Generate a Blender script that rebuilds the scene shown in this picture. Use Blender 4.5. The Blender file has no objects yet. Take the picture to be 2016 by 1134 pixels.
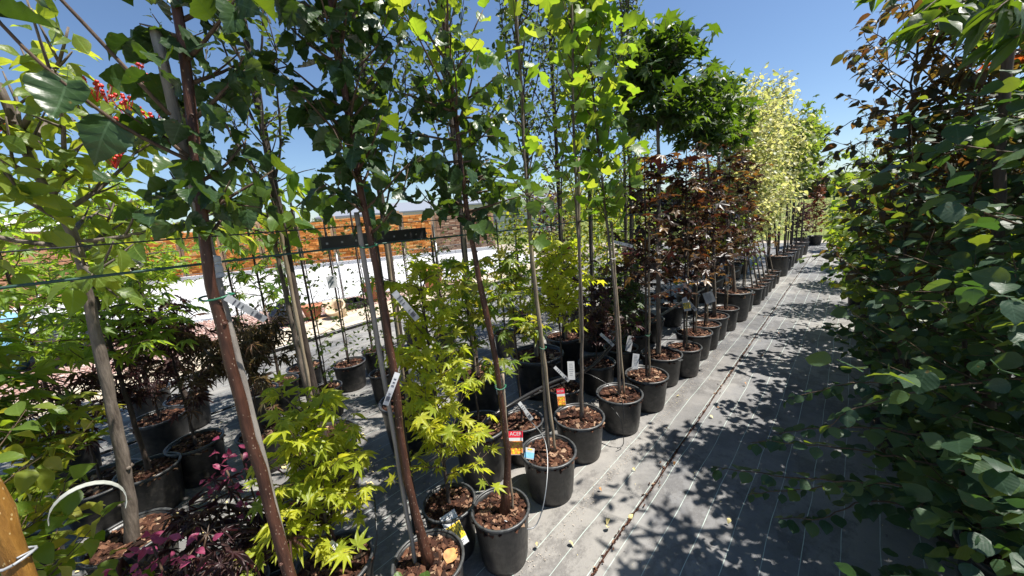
import bpy, math, random
import numpy as np
from mathutils import Matrix, Vector
R = math.radians
random.seed(7); rng = np.random.default_rng(7)
scene = bpy.context.scene
col = scene.collection

# ------------------------------------------------------------------ camera
EYE = np.array([0.0, 0.0, 1.65])
AX = np.array([[0.75853262, 0.06692935, -0.6481888],
               [0.6469088, -0.19692965, 0.73670056],
               [-0.07834071, -0.97813045, -0.19267475]])      # columns: right, down, forward
FOC = 724.0
cd = bpy.data.cameras.new('camera'); cam = bpy.data.objects.new('camera', cd); col.objects.link(cam)
cd.sensor_width = 36; cd.lens = FOC / 2016 * 36; cd.clip_start = 0.05; cd.clip_end = 2000
mm = np.eye(4); mm[:3, 0] = AX[:, 0]; mm[:3, 1] = -AX[:, 1]; mm[:3, 2] = -AX[:, 2]; mm[:3, 3] = EYE
cam.matrix_world = Matrix(mm.tolist()); scene.camera = cam

# ------------------------------------------------------------------ light
SUN_AZ, SUN_EL = 52.0, 64.0          # azimuth from +Y towards +X
w = bpy.data.worlds.new('World'); scene.world = w; w.use_nodes = True
nt = w.node_tree; nt.nodes.clear()
sky = nt.nodes.new('ShaderNodeTexSky'); sky.sky_type = 'NISHITA'; sky.sun_disc = False
sky.sun_elevation = R(SUN_EL); sky.sun_rotation = R(SUN_AZ)
sky.altitude = 200; sky.air_density = 1.0; sky.dust_density = 0.4; sky.ozone_density = 5.0
bg = nt.nodes.new('ShaderNodeBackground'); bg.inputs[1].default_value = 0.075
wo = nt.nodes.new('ShaderNodeOutputWorld')
nt.links.new(sky.outputs[0], bg.inputs[0]); nt.links.new(bg.outputs[0], wo.inputs[0])
sl = bpy.data.lights.new('sun', 'SUN'); sl.energy = 5.0; sl.angle = R(0.53); sl.color = (1.0, 0.95, 0.87)
so = bpy.data.objects.new('sun', sl); col.objects.link(so)
sd = Vector((math.sin(R(SUN_AZ)) * math.cos(R(SUN_EL)), math.cos(R(SUN_AZ)) * math.cos(R(SUN_EL)), math.sin(R(SUN_EL))))
so.rotation_euler = sd.to_track_quat('Z', 'Y').to_euler()
scene.view_settings.view_transform = 'Standard'; scene.view_settings.look = 'None'
scene.view_settings.exposure = 1.0; scene.view_settings.gamma = 1.0; scene.view_settings.use_curve_mapping = False
scene.cycles.use_denoising = True
scene.cycles.max_bounces = 6; scene.cycles.diffuse_bounces = 3; scene.cycles.glossy_bounces = 2
scene.cycles.transmission_bounces = 4; scene.cycles.transparent_max_bounces = 4

# ------------------------------------------------------------------ material helpers
def mat_new(name):
    m = bpy.data.materials.new(name); m.use_nodes = True
    m.node_tree.nodes.clear(); return m, m.node_tree.nodes, m.node_tree.links
def ramp(n, l, src, stops, interp='LINEAR'):
    r = n.new('ShaderNodeValToRGB'); r.color_ramp.interpolation = interp
    e = r.color_ramp.elements
    while len(e) < len(stops): e.new(0.5)
    for k, (p, c) in enumerate(stops): e[k].position = p; e[k].color = (*c, 1)
    l.new(src, r.inputs[0]); return r.outputs[0]
def noise(n, l, scale, detail=4, vec=None, rough=0.55):
    t = n.new('ShaderNodeTexNoise'); t.inputs['Scale'].default_value = scale; t.inputs['Detail'].default_value = detail
    t.inputs['Roughness'].default_value = rough
    if vec is not None: l.new(vec, t.inputs['Vector'])
    return t.outputs['Fac']
def coord(n, l, kind='Object', scale=(1, 1, 1)):
    t = n.new('ShaderNodeTexCoord'); m = n.new('ShaderNodeMapping'); m.inputs['Scale'].default_value = scale
    l.new(t.outputs[kind], m.inputs['Vector']); return m.outputs[0]
def mth(n, l, op, a, b=None):
    m = n.new('ShaderNodeMath'); m.operation = op
    for i, v in enumerate((a, b)):
        if v is None: continue
        if isinstance(v, (int, float)): m.inputs[i].default_value = v
        else: l.new(v, m.inputs[i])
    return m.outputs[0]
def mixc(n, l, fac, a, b, mode='MIX'):
    m = n.new('ShaderNodeMix'); m.data_type = 'RGBA'; m.blend_type = mode
    for sock, v in ((m.inputs[0], fac), (m.inputs[6], a), (m.inputs[7], b)):
        if isinstance(v, (int, float)): sock.default_value = v
        elif isinstance(v, tuple): sock.default_value = (*v, 1)
        else: l.new(v, sock)
    return m.outputs[2]
def finish(n, l, colr, rough=0.6, bump=None, bstr=0.3, spec=0.5, metal=0.0):
    p = n.new('ShaderNodeBsdfPrincipled'); o = n.new('ShaderNodeOutputMaterial')
    if isinstance(colr, tuple): p.inputs['Base Color'].default_value = (*colr, 1)
    else: l.new(colr, p.inputs['Base Color'])
    if isinstance(rough, (int, float)): p.inputs['Roughness'].default_value = rough
    else: l.new(rough, p.inputs['Roughness'])
    p.inputs['Specular IOR Level'].default_value = spec; p.inputs['Metallic'].default_value = metal
    if bump is not None:
        b = n.new('ShaderNodeBump'); b.inputs['Strength'].default_value = bstr; b.inputs['Distance'].default_value = 0.01
        l.new(bump, b.inputs['Height']); l.new(b.outputs[0], p.inputs['Normal'])
    l.new(p.outputs[0], o.inputs[0]); return p
def rnd01(n, l):
    g = n.new('ShaderNodeNewGeometry'); oi = n.new('ShaderNodeObjectInfo')
    return mth(n, l, 'FRACT', mth(n, l, 'ADD', g.outputs['Random Per Island'], oi.outputs['Random']))

def plain(name, c, rough=0.6, spec=0.5, metal=0, var=0.15, sc=30):
    m, n, l = mat_new(name)
    f = noise(n, l, sc, 3, coord(n, l))
    c2 = tuple(x * (1 - var) for x in c); c3 = tuple(min(1, x * (1 + var)) for x in c)
    finish(n, l, ramp(n, l, f, [(0.3, c2), (0.7, c3)]), rough, f, 0.08, spec, metal); return m

def leaf_mat(name, cols, tcols, tr=0.45, rough=0.42, vein=0.35, spec=0.4):
    """cols: reflective colours along the random value; tcols: the colours light has after passing through"""
    m, n, l = mat_new(name)
    r = rnd01(n, l); k = len(cols) - 1
    c = ramp(n, l, r, [(i / k, cc) for i, cc in enumerate(cols)])
    t = ramp(n, l, r, [(i / (len(tcols) - 1), cc) for i, cc in enumerate(tcols)])
    uv = n.new('ShaderNodeUVMap'); sp = n.new('ShaderNodeSeparateXYZ'); l.new(uv.outputs[0], sp.inputs[0])
    ax = mth(n, l, 'ABSOLUTE', sp.outputs[0])
    side = mth(n, l, 'ABSOLUTE', mth(n, l, 'SINE', mth(n, l, 'MULTIPLY', mth(n, l, 'SUBTRACT', sp.outputs[1], mth(n, l, 'MULTIPLY', ax, 0.8)), 19.0)))
    v1 = mth(n, l, 'LESS_THAN', ax, 0.018); v2 = mth(n, l, 'LESS_THAN', side, 0.16)
    vv = mth(n, l, 'MULTIPLY', mth(n, l, 'MAXIMUM', v1, mth(n, l, 'MULTIPLY', v2, 0.6)), vein)
    nz = noise(n, l, 5, 3, uv.outputs[0])
    blot = mixc(n, l, mth(n, l, 'MULTIPLY', nz, 0.4), c, (0.02, 0.03, 0.01))
    oi2 = n.new('ShaderNodeObjectInfo'); vadd = n.new('ShaderNodeVectorMath'); vadd.operation = 'ADD'; l.new(uv.outputs[0], vadd.inputs[0]); l.new(oi2.outputs['Random'], vadd.inputs[1])
    sc_ = n.new('ShaderNodeVectorMath'); sc_.operation = 'MULTIPLY_ADD'; l.new(oi2.outputs['Random'], sc_.inputs[0]); sc_.inputs[1].default_value = (37, 53, 0); l.new(uv.outputs[0], sc_.inputs[2])
    spot = noise(n, l, 4.5, 3, sc_.outputs[0]); blot = mixc(n, l, ramp(n, l, spot, [(0.66, (0, 0, 0)), (0.72, (0.75,) * 3)]), blot, (0.16, 0.10, 0.035))
    c2 = mixc(n, l, vv, blot, tuple(min(1, x * 2.2 + 0.04) for x in cols[len(cols) // 2]))
    t2 = mixc(n, l, vv, t, tuple(x * 0.45 for x in tcols[0]))
    p = n.new('ShaderNodeBsdfPrincipled'); l.new(c2, p.inputs['Base Color']); p.inputs['Roughness'].default_value = rough
    p.inputs['Specular IOR Level'].default_value = spec
    b = n.new('ShaderNodeBump'); b.inputs['Strength'].default_value = 0.14; b.inputs['Distance'].default_value = 0.004
    l.new(mth(n, l, 'SUBTRACT', mth(n, l, 'MULTIPLY', nz, 2.0), mth(n, l, 'MULTIPLY', side, 0.45)), b.inputs['Height']); l.new(b.outputs[0], p.inputs['Normal'])
    tb = n.new('ShaderNodeBsdfTranslucent'); l.new(t2, tb.inputs[0])
    mx = n.new('ShaderNodeMixShader'); mx.inputs[0].default_value = tr
    l.new(p.outputs[0], mx.inputs[1]); l.new(tb.outputs[0], mx.inputs[2])
    o = n.new('ShaderNodeOutputMaterial'); l.new(mx.outputs[0], o.inputs[0]); return m

def bark_mat(name, dark, light, dots=None, sc=1.0, rough=0.7):
    m, n, l = mat_new(name)
    v = coord(n, l, 'Object', (60 * sc, 60 * sc, 9 * sc)); f = noise(n, l, 1.0, 6, v, 0.65)
    f2 = noise(n, l, 7 * sc, 3, coord(n, l))
    c = ramp(n, l, mth(n, l, 'ADD', mth(n, l, 'MULTIPLY', f, 0.65), mth(n, l, 'MULTIPLY', f2, 0.35)), [(0.35, dark), (0.62, light)])
    if dots:
        vo = n.new('ShaderNodeTexVoronoi'); vo.inputs['Scale'].default_value = 1.0
        l.new(coord(n, l, 'Object', (110, 110, 60)), vo.inputs['Vector'])
        c = mixc(n, l, mth(n, l, 'MULTIPLY', mth(n, l, 'LESS_THAN', vo.outputs[0], 0.16), 0.7), c, dots)
    finish(n, l, c, rough, f, 0.7, 0.3); return m

M = {}
M['linden'] = leaf_mat('leaf_linden', [(0.018, 0.042, 0.016), (0.03, 0.065, 0.022), (0.045, 0.085, 0.022)], [(0.06, 0.12, 0.01), (0.12, 0.22, 0.012), (0.36, 0.5, 0.02)], 0.24, 0.36)
M['dogwood'] = leaf_mat('leaf_dogwood', [(0.06, 0.12, 0.02), (0.12, 0.18, 0.03)], [(0.4, 0.54, 0.03), (0.68, 0.7, 0.06)], 0.5, vein=0.6)
M['tulip'] = leaf_mat('leaf_tulip', [(0.05, 0.11, 0.02), (0.08, 0.15, 0.03), (0.10, 0.17, 0.04)], [(0.28, 0.5, 0.02), (0.42, 0.6, 0.03), (0.55, 0.62, 0.04)], 0.45)
M['yellow'] = leaf_mat('leaf_yellow_maple', [(0.26, 0.32, 0.03), (0.38, 0.43, 0.04), (0.48, 0.48, 0.05)], [(0.55, 0.68, 0.03), (0.8, 0.85, 0.03), (0.9, 0.86, 0.05)], 0.5, vein=0.15)
M['yelgreen'] = leaf_mat('leaf_yellowgreen_maple', [(0.07, 0.13, 0.02), (0.13, 0.2, 0.03), (0.26, 0.26, 0.04)], [(0.3, 0.5, 0.02), (0.5, 0.6, 0.03), (0.75, 0.6, 0.05)], 0.45, vein=0.15)
M['sweetgum'] = leaf_mat('leaf_sweetgum', [(0.09, 0.17, 0.02), (0.15, 0.24, 0.04)], [(0.4, 0.62, 0.03), (0.6, 0.75, 0.05)], 0.5, vein=0.15)
M['globe'] = leaf_mat('leaf_globe_maple', [(0.016, 0.035, 0.014), (0.03, 0.06, 0.02), (0.05, 0.09, 0.025)], [(0.12, 0.24, 0.01), (0.25, 0.4, 0.02)], 0.3, vein=0.1)
M['crimson'] = leaf_mat('leaf_crimson_maple', [(0.018, 0.009, 0.009), (0.026, 0.012, 0.010), (0.04, 0.017, 0.012), (0.06, 0.028, 0.014), (0.15, 0.08, 0.025)], [(0.03, 0.008, 0.008), (0.05, 0.012, 0.010), (0.07, 0.018, 0.012), (0.2, 0.06, 0.015), (0.6, 0.3, 0.04)], 0.26, 0.34, vein=0.1)
M['purple'] = leaf_mat('leaf_purple_maple', [(0.04, 0.016, 0.022), (0.07, 0.03, 0.035), (0.12, 0.08, 0.05)], [(0.12, 0.03, 0.04), (0.22, 0.06, 0.06), (0.3, 0.2, 0.08)], 0.25, vein=0.05)
M['lacegreen'] = leaf_mat('leaf_lace_bronze', [(0.06, 0.06, 0.03), (0.10, 0.08, 0.04), (0.12, 0.06, 0.04)], [(0.25, 0.2, 0.06), (0.35, 0.22, 0.08)], 0.3, vein=0.05)
M['pink'] = leaf_mat('leaf_pink', [(0.25, 0.03, 0.09), (0.45, 0.08, 0.18)], [(0.6, 0.05, 0.15), (0.8, 0.2, 0.3)], 0.35, vein=0.1)
M['red'] = leaf_mat('leaf_red', [(0.35, 0.02, 0.015), (0.45, 0.07, 0.02)], [(0.7, 0.05, 0.02), (0.75, 0.2, 0.03)], 0.35, vein=0.1)
M['flamingo'] = leaf_mat('leaf_variegated', [(0.12, 0.18, 0.07), (0.30, 0.34, 0.14), (0.52, 0.52, 0.26), (0.64, 0.6, 0.36)], [(0.45, 0.55, 0.12), (0.8, 0.78, 0.22), (0.88, 0.82, 0.35)], 0.45, vein=0.05)
M['rust'] = leaf_mat('leaf_rust', [(0.10, 0.035, 0.02), (0.18, 0.06, 0.03), (0.24, 0.11, 0.05)], [(0.25, 0.06, 0.02), (0.4, 0.12, 0.04)], 0.3, vein=0.1)
M['hedge'] = leaf_mat('leaf_round_shrub', [(0.022, 0.052, 0.030), (0.034, 0.074, 0.04), (0.05, 0.10, 0.042)], [(0.06, 0.15, 0.02), (0.12, 0.24, 0.02), (0.4, 0.5, 0.03)], 0.28, 0.5, vein=0.18)
M['hedgered'] = leaf_mat('leaf_reddish_shrub', [(0.03, 0.03, 0.022), (0.03, 0.05, 0.025), (0.07, 0.03, 0.025)], [(0.15, 0.18, 0.02), (0.3, 0.1, 0.03), (0.4, 0.3, 0.03)], 0.3, vein=0.3)
M['small'] = leaf_mat('leaf_small_dark', [(0.025, 0.04, 0.018), (0.04, 0.065, 0.025)], [(0.12, 0.2, 0.02), (0.25, 0.34, 0.03)], 0.35, vein=0.1)
M['mid'] = leaf_mat('leaf_mid_green', [(0.04, 0.07, 0.02), (0.07, 0.11, 0.03), (0.1, 0.13, 0.035)], [(0.25, 0.4, 0.03), (0.4, 0.5, 0.04)], 0.4, vein=0.1)
M['overhead'] = leaf_mat('leaf_ash', [(0.02, 0.045, 0.015), (0.03, 0.06, 0.02)], [(0.16, 0.3, 0.01), (0.28, 0.42, 0.02)], 0.35, vein=0.3)
M['bark_red'] = bark_mat('bark_redbrown', (0.018, 0.008, 0.006), (0.10, 0.042, 0.026), (0.3, 0.22, 0.16), 1, 0.42)
M['bark_orange'] = bark_mat('bark_orange', (0.14, 0.06, 0.01), (0.3, 0.15, 0.03), (0.5, 0.36, 0.16), 1, 0.5)
M['bark_grey'] = bark_mat('bark_grey', (0.05, 0.038, 0.03), (0.2, 0.165, 0.135))
M['bark_dark'] = bark_mat('bark_dark', (0.022, 0.017, 0.014), (0.08, 0.06, 0.05))
M['twig'] = bark_mat('bark_twig', (0.05, 0.03, 0.02), (0.12, 0.08, 0.05))
M['cane'] = bark_mat('bamboo_cane', (0.16, 0.12, 0.08), (0.34, 0.28, 0.2), None, 0.6)
M['stake'] = bark_mat('grey_wood', (0.13, 0.115, 0.10), (0.3, 0.27, 0.24), None, 0.7)
M['wood'] = bark_mat('pale_wood', (0.25, 0.16, 0.09), (0.45, 0.3, 0.18), None, 0.5)
M['white'] = plain('white_plastic', (0.45, 0.455, 0.46), 0.4, var=0.05)
M['greytag'] = plain('grey_label', (0.28, 0.29, 0.30), 0.4, var=0.12)
M['print'] = plain('label_print', (0.04, 0.04, 0.05), 0.5)
M['tagred'] = plain('tag_red', (0.5, 0.015, 0.03), 0.35, var=0.05)
M['tagyellow'] = plain('tag_yellow', (0.65, 0.45, 0.02), 0.35, var=0.4, sc=60)
M['tagorange'] = plain('tag_orange', (0.6, 0.2, 0.03), 0.35, var=0.6, sc=80)
M['tagblue'] = plain('tag_blue', (0.2, 0.45, 0.65), 0.35, var=0.2)
M['taggreen'] = plain('tag_olive', (0.09, 0.12, 0.03), 0.35, var=0.5, sc=90)
M['green'] = plain('green_tie', (0.02, 0.13, 0.07), 0.45)
M['wire'] = plain('dark_green_wire', (0.012, 0.05, 0.035), 0.4)
M['hose'] = plain('black_hose', (0.012, 0.012, 0.013), 0.35)
M['metal'] = plain('galvanised_metal', (0.3, 0.31, 0.32), 0.45, metal=0.7)
M['roof'] = plain('grey_roof', (0.2, 0.22, 0.26), 0.6)
M['render'] = plain('grey_render', (0.5, 0.5, 0.5), 0.8)
M['tarp'] = plain('blue_tarp', (0.2, 0.42, 0.58), 0.4, var=0.3, sc=6)
M['berry'] = plain('red_berry', (0.5, 0.03, 0.02), 0.3)
M['terra'] = plain('terracotta', (0.42, 0.17, 0.09), 0.7)
M['cream'] = plain('cream_ceramic', (0.55, 0.42, 0.28), 0.6)
M['deadleaf'] = plain('dead_leaf', (0.42, 0.2, 0.07), 0.7, var=0.4, sc=40)
M['paleleaf'] = plain('pale_fallen_leaf', (0.6, 0.5, 0.22), 0.6, var=0.3, sc=40)

def pot_mat():
    m, n, l = mat_new('black_pot_plastic')
    f = noise(n, l, 9, 5, coord(n, l)); f2 = noise(n, l, 60, 3, coord(n, l, 'Object', (1, 1, 0.15)))
    c = ramp(n, l, f, [(0.4, (0.010, 0.010, 0.011)), (0.75, (0.035, 0.034, 0.033))])
    oi = n.new('ShaderNodeObjectInfo'); of = n.new('ShaderNodeVectorMath'); of.operation = 'MULTIPLY_ADD'; l.new(oi.outputs['Random'], of.inputs[0]); of.inputs[1].default_value = (31, 17, 23); l.new(coord(n, l), of.inputs[2])
    sp = n.new('ShaderNodeSeparateXYZ'); l.new(coord(n, l), sp.inputs[0]); mud = mth(n, l, 'SUBTRACT', noise(n, l, 5, 6, of.outputs[0], 0.7), mth(n, l, 'MULTIPLY', sp.outputs[2], 0.22))
    c = mixc(n, l, mth(n, l, 'MULTIPLY', ramp(n, l, mud, [(0.42, (0, 0, 0)), (0.62, (1, 1, 1))]), mth(n, l, 'ADD', 0.15, mth(n, l, 'MULTIPLY', oi.outputs['Random'], 0.45))), c, (0.15, 0.13, 0.11))
    finish(n, l, c, ramp(n, l, f2, [(0.3, (0.3,) * 3), (0.8, (0.55,) * 3)]), f2, 0.06, 0.5); return m
M['pot'] = pot_mat()
def rim_mat():
    m, n, l = mat_new('pot_rim_plastic')
    f = noise(n, l, 12, 5, coord(n, l))
    finish(n, l, ramp(n, l, f, [(0.35, (0.025, 0.026, 0.027)), (0.7, (0.07, 0.072, 0.074))]), 0.42, f, 0.1, 0.6); return m
M['rim'] = rim_mat()
def chip_mat():
    m, n, l = mat_new('bark_chips')
    r = rnd01(n, l)
    c = ramp(n, l, r, [(0, (0.02, 0.010, 0.007)), (0.5, (0.07, 0.028, 0.017)), (0.8, (0.17, 0.075, 0.042)), (0.95, (0.4, 0.24, 0.15)), (1, (0.5, 0.36, 0.24))])
    f = noise(n, l, 90, 4, coord(n, l)); finish(n, l, mixc(n, l, mth(n, l, 'MULTIPLY', f, 0.6), c, (0.02, 0.01, 0.008)), 0.8, f, 0.6, 0.2); return m
M['chips'] = chip_mat()
M['soil'] = plain('dark_soil', (0.018, 0.011, 0.008), 0.9, 0.2, var=0.5, sc=60)

# ------------------------------------------------------------------ geometry helpers
def mesh_from(name, V, F, mats, uv=None, smooth=True, tri=None):
    """V (n,3); F list of faces or (m,k) array"""
    me = bpy.data.meshes.new(name)
    V = np.asarray(V, np.float32)
    if isinstance(F, np.ndarray):
        k = F.shape[1]; me.vertices.add(len(V)); me.vertices.foreach_set('co', V.ravel())
        me.loops.add(F.size); me.loops.foreach_set('vertex_index', F.ravel().astype(np.int32))
        me.polygons.add(len(F)); me.polygons.foreach_set('loop_start', np.arange(0, F.size, k, dtype=np.int32))
        me.update(calc_edges=True)
        li = F.ravel()
    else:
        me.from_pydata([tuple(map(float, v)) for v in V], [], F)
        li = np.concatenate([np.asarray(f) for f in F])
    if uv is not None:
        ul = me.uv_layers.new(name='UVMap'); ul.data.foreach_set('uv', np.asarray(uv, np.float32)[li].ravel())
    if smooth: me.polygons.foreach_set('use_smooth', np.ones(len(me.polygons), bool))
    for m in (mats if isinstance(mats, (list, tuple)) else [mats]): me.materials.append(m)
    me.validate(); return me
def link(name, me, parent=None, loc=(0, 0, 0), kind=None, label=None):
    o = bpy.data.objects.new(name, me); col.objects.link(o)
    if parent is not None: o.parent = parent
    o.location = loc
    if kind: o['kind'] = kind
    if label: o['label'] = label
    return o
class MB:
    def __init__(s): s.V = []; s.F = []; s.n = 0
    def add(s, V, F):
        V = np.asarray(V, float); s.V.append(V); s.F += [tuple(i + s.n for i in f) for f in F]; s.n += len(V); return s
    def box(s, c, d, rot=None):
        h = np.array(d) / 2; P = np.array([[x, y, z] for x in (-1, 1) for y in (-1, 1) for z in (-1, 1)]) * h
        if rot is not None: P = P @ np.asarray(rot).T
        return s.add(P + np.array(c), [(0, 1, 3, 2), (4, 6, 7, 5), (0, 4, 5, 1), (2, 3, 7, 6), (0, 2, 6, 4), (1, 5, 7, 3)])
    def tube(s, P, r, k=6, cap=True):
        P = np.asarray(P, float); n = len(P); r = np.broadcast_to(np.asarray(r, float), (n,))
        T = np.gradient(P, axis=0); T /= np.linalg.norm(T, axis=1)[:, None] + 1e-9
        a = np.array([1, 0, 0]) if abs(T[0][0]) < 0.8 else np.array([0, 1, 0])
        U = np.cross(T, a); U /= np.linalg.norm(U, axis=1)[:, None] + 1e-9; W = np.cross(T, U)
        th = np.linspace(0, 2 * np.pi, k, endpoint=False)
        V = (P[:, None] + r[:, None, None] * (np.cos(th)[None, :, None] * U[:, None] + np.sin(th)[None, :, None] * W[:, None])).reshape(-1, 3)
        F = [(i * k + j, i * k + (j + 1) % k, (i + 1) * k + (j + 1) % k, (i + 1) * k + j) for i in range(n - 1) for j in range(k)]
        if cap: F += [tuple(range(k))[::-1], tuple((n - 1) * k + j for j in range(k))]
        return s.add(V, F)
    def lathe(s, prof, c=(0, 0, 0), k=28):
        th = np.linspace(0, 2 * np.pi, k, endpoint=False)
        V = np.array([[r * np.cos(t), r * np.sin(t), z] for r, z in prof for t in th]) + np.array(c)
        F = [(i * k + j, i * k + (j + 1) % k, (i + 1) * k + (j + 1) % k, (i + 1) * k + j) for i in range(len(prof) - 1) for j in range(k)]
        return s.add(V, F)
    def mesh(s, name, mat, smooth=False): return mesh_from(name, np.concatenate(s.V), s.F, mat, smooth=smooth)
    def build(s, name, mat, parent=None, kind=None, label=None, smooth=False):
        V = np.concatenate(s.V)
        if parent is not None: V = V - np.array(parent.location)
        return link(name, mesh_from(name, V, s.F, mat, smooth=smooth), parent, kind=kind, label=label)
def thing(name, label, cat, loc, group=None):
    o = bpy.data.objects.new(name, None); col.objects.link(o); o.location = loc; o.empty_display_size = 0.1
    o['label'] = label; o['category'] = cat
    if group: o['group'] = group
    return o
def tag(o, label, cat, group=None):
    o['label'] = label; o['category'] = cat
    if group: o['group'] = group
    return o
def smooth_path(P, n=14, wob=0.0, seed=0):
    P = np.asarray(P, float)
    if len(P) == 2: P = np.array([P[0], (P[0] + P[1]) / 2, P[1]])
    d = np.r_[0, np.cumsum(np.linalg.norm(np.diff(P, axis=0), axis=1))]; t = np.linspace(0, d[-1], n)
    # Catmull-Rom through the points
    out = []
    for s in t:
        i = min(max(np.searchsorted(d, s) - 1, 0), len(P) - 2); u = (s - d[i]) / (d[i + 1] - d[i])
        p0 = P[max(i - 1, 0)]; p1 = P[i]; p2 = P[i + 1]; p3 = P[min(i + 2, len(P) - 1)]
        out.append(0.5 * ((2 * p1) + (-p0 + p2) * u + (2 * p0 - 5 * p1 + 4 * p2 - p3) * u * u + (-p0 + 3 * p1 - 3 * p2 + p3) * u ** 3))
    out = np.array(out)
    if wob:
        r = np.random.default_rng(seed); k = r.normal(0, wob, (n, 3)); k[0] = 0; out += k
    return out
def proj(p):
    c = (np.asarray(p) - EYE) @ AX; z = np.where(np.abs(c[..., 2]) < 1e-6, 1e-6, c[..., 2])
    return c[..., 0] / z * FOC + 1008, c[..., 1] / z * FOC + 567, c[..., 2]

# ------------------------------------------------------------------ leaf shapes (unit length, petiole base at the origin, tip along +y)
def simple_leaf(ws, fold=0.25, curl=0.25, serr=0.0, back=0.0, seed=0, pet=0.25, wave=0.03):
    r = np.random.default_rng(seed); n = len(ws); V = []; y = np.linspace(0, 1, n)
    for i in range(n): V.append((0, y[i], -curl * y[i] ** 2))
    for sgn in (-1, 1):
        for i in range(n):
            wv = ws[i] * (1 + (serr * (1 if i % 2 else -1)))
            yy = y[i] - back * (1 - y[i]) ** 3 * (wv > 0.05) - (serr * 0.1 if i % 2 else 0)
            V.append((sgn * wv, yy, -curl * y[i] ** 2 + fold * wv + wave * math.sin(i * 2.1 + sgn + seed)))
    F = []
    for k, sgn in ((1, -1), (2, 1)):
        for i in range(n - 1):
            a, b, c, d = i, i + 1, k * n + i + 1, k * n + i
            for tr in ((a, b, c), (a, c, d)): F.append(tr if sgn < 0 else tr[::-1])
    m = len(V); V += [(-0.008, 0.02, 0), (0.008, 0.02, 0), (0, -pet, 0.06)]; F.append((m, m + 1, m + 2))
    V = np.array(V, float); return V, np.array(F), V[:, :2].copy()
def lobed_leaf(angles, lens, widths, sinus, droop=0.3, curl=0.0, pet=0.35, seed=0, low=False):
    """palmate leaf: lobes at the given angles (degrees from the tip direction)"""
    r = np.random.default_rng(seed); pts = []
    for i, (a, L, wd) in enumerate(zip(angles, lens, widths)):
        a = R(a + r.normal(0, 2)); d = np.array([math.sin(a), math.cos(a)]); nn = np.array([math.cos(a), -math.sin(a)])
        if not low: pts.append((d * L * 0.55 - nn * wd, 0.02)); 
        pts.append((d * L, -droop * L * L + r.normal(0, 0.04)))
        if not low: pts.append((d * L * 0.55 + nn * wd, 0.02))
        if i < len(angles) - 1:
            am = R((angles[i] + angles[i + 1]) / 2); sl = sinus * (L + lens[i + 1]) / 2
            pts.append((np.array([math.sin(am), math.cos(am)]) * sl, 0.05))
    V = [(0, 0.0, 0.0)] + [(p[0], p[1], z + (0 if z < 0 else -droop * (p[0] ** 2 + p[1] ** 2) * 0.5)) for p, z in pts]
    F = [(0, i, i + 1)[::-1] for i in range(1, len(V) - 1)]
    m = len(V); V += [(-0.012, 0, 0), (0.012, 0, 0), (0, -pet, 0.05)]; F.append((m, m + 1, m + 2))
    V = np.array(V, float); V[:-3, 0] += curl * 0
    return V, np.array(F), V[:, :2].copy()
H = [0.0, 0.24, 0.36, 0.43, 0.46, 0.455, 0.42, 0.37, 0.31, 0.25, 0.185, 0.12, 0.06, 0.0]
def outline_leaf(pts, c, fold=0.2, curl=0.2, pet=0.4, notch=0.0, seed=0):
    r = np.random.default_rng(seed); P = [(0, 0)] + list(pts) + [(0, pts[-1][1] + notch)] + [(-x, y) for x, y in reversed(pts)]
    z = lambda x, y: fold * abs(x) - curl * y * y + r.normal(0, 0.015)
    V = [(0, c, -curl * c * c - 0.03)] + [(x, y, z(x, y)) for x, y in P]; m = len(P)
    F = [(0, i + 1, (i + 1) % m + 1) for i in range(m)]
    k = len(V); V += [(-0.012, 0, 0), (0.012, 0, 0), (0, -pet, 0.05)]; F.append((k, k + 1, k + 2)); V = np.array(V, float); return V, np.array(F), V[:, :2].copy()
T = {}
T['heart'] = [simple_leaf(H, f_, c_, 0.035, 0.14, sd_, 0.4, wv_) for f_, c_, sd_, wv_ in ((0.35, 0.3, 1, 0.035), (0.1, 0.55, 2, 0.05), (-0.25, 0.5, 3, 0.05), (0.8, 0.1, 4, 0.04), (0.5, -0.25, 5, 0.05))]
T['ovate'] = [simple_leaf([0, 0.2, 0.3, 0.31, 0.25, 0.14, 0], 0.35, 0.45, 0, 0, s, 0.15) for s in (1, 2, 3)]
T['lance'] = [simple_leaf([0, 0.11, 0.17, 0.17, 0.13, 0.07, 0], 0.4, 0.5, 0, 0, s, 0.1) for s in (1, 2)]
T['round'] = [simple_leaf([0, 0.26, 0.40, 0.45, 0.43, 0.33, 0.17, 0.02], f, c, 0, 0.06, s, 0.25, 0.025) for s, f, c in ((1, 0.15, 0.2), (2, 0.35, 0.1), (3, 0.05, 0.35), (4, -0.1, 0.1))]
T['oval'] = [simple_leaf([0, 0.24, 0.26, 0], 0.3, 0.3, 0, 0, s, 0.15) for s in (1, 2)]
TP = [(0.16, -0.05), (0.34, 0.0), (0.47, 0.14), (0.54, 0.27), (0.40, 0.36), (0.34, 0.46), (0.40, 0.60), (0.43, 0.80), (0.34, 0.87), (0.22, 0.82), (0.1, 0.77)]
T['tulip'] = [outline_leaf(TP, 0.36, f_, c_, 0.5, -0.03, sd_) for f_, c_, sd_ in ((0.3, 0.2, 1), (0.05, 0.5, 2), (0.6, 0.1, 3), (-0.2, 0.3, 4))]
T['maple'] = [lobed_leaf([-105, -52, 0, 52, 105], [0.55, 0.82, 0.95, 0.82, 0.55], [0.09, 0.13, 0.14, 0.13, 0.09], 0.55, d_, 0, 0.5, sd_) for d_, sd_ in ((0.2, 1), (0.45, 2), (0.0, 3))]
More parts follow.
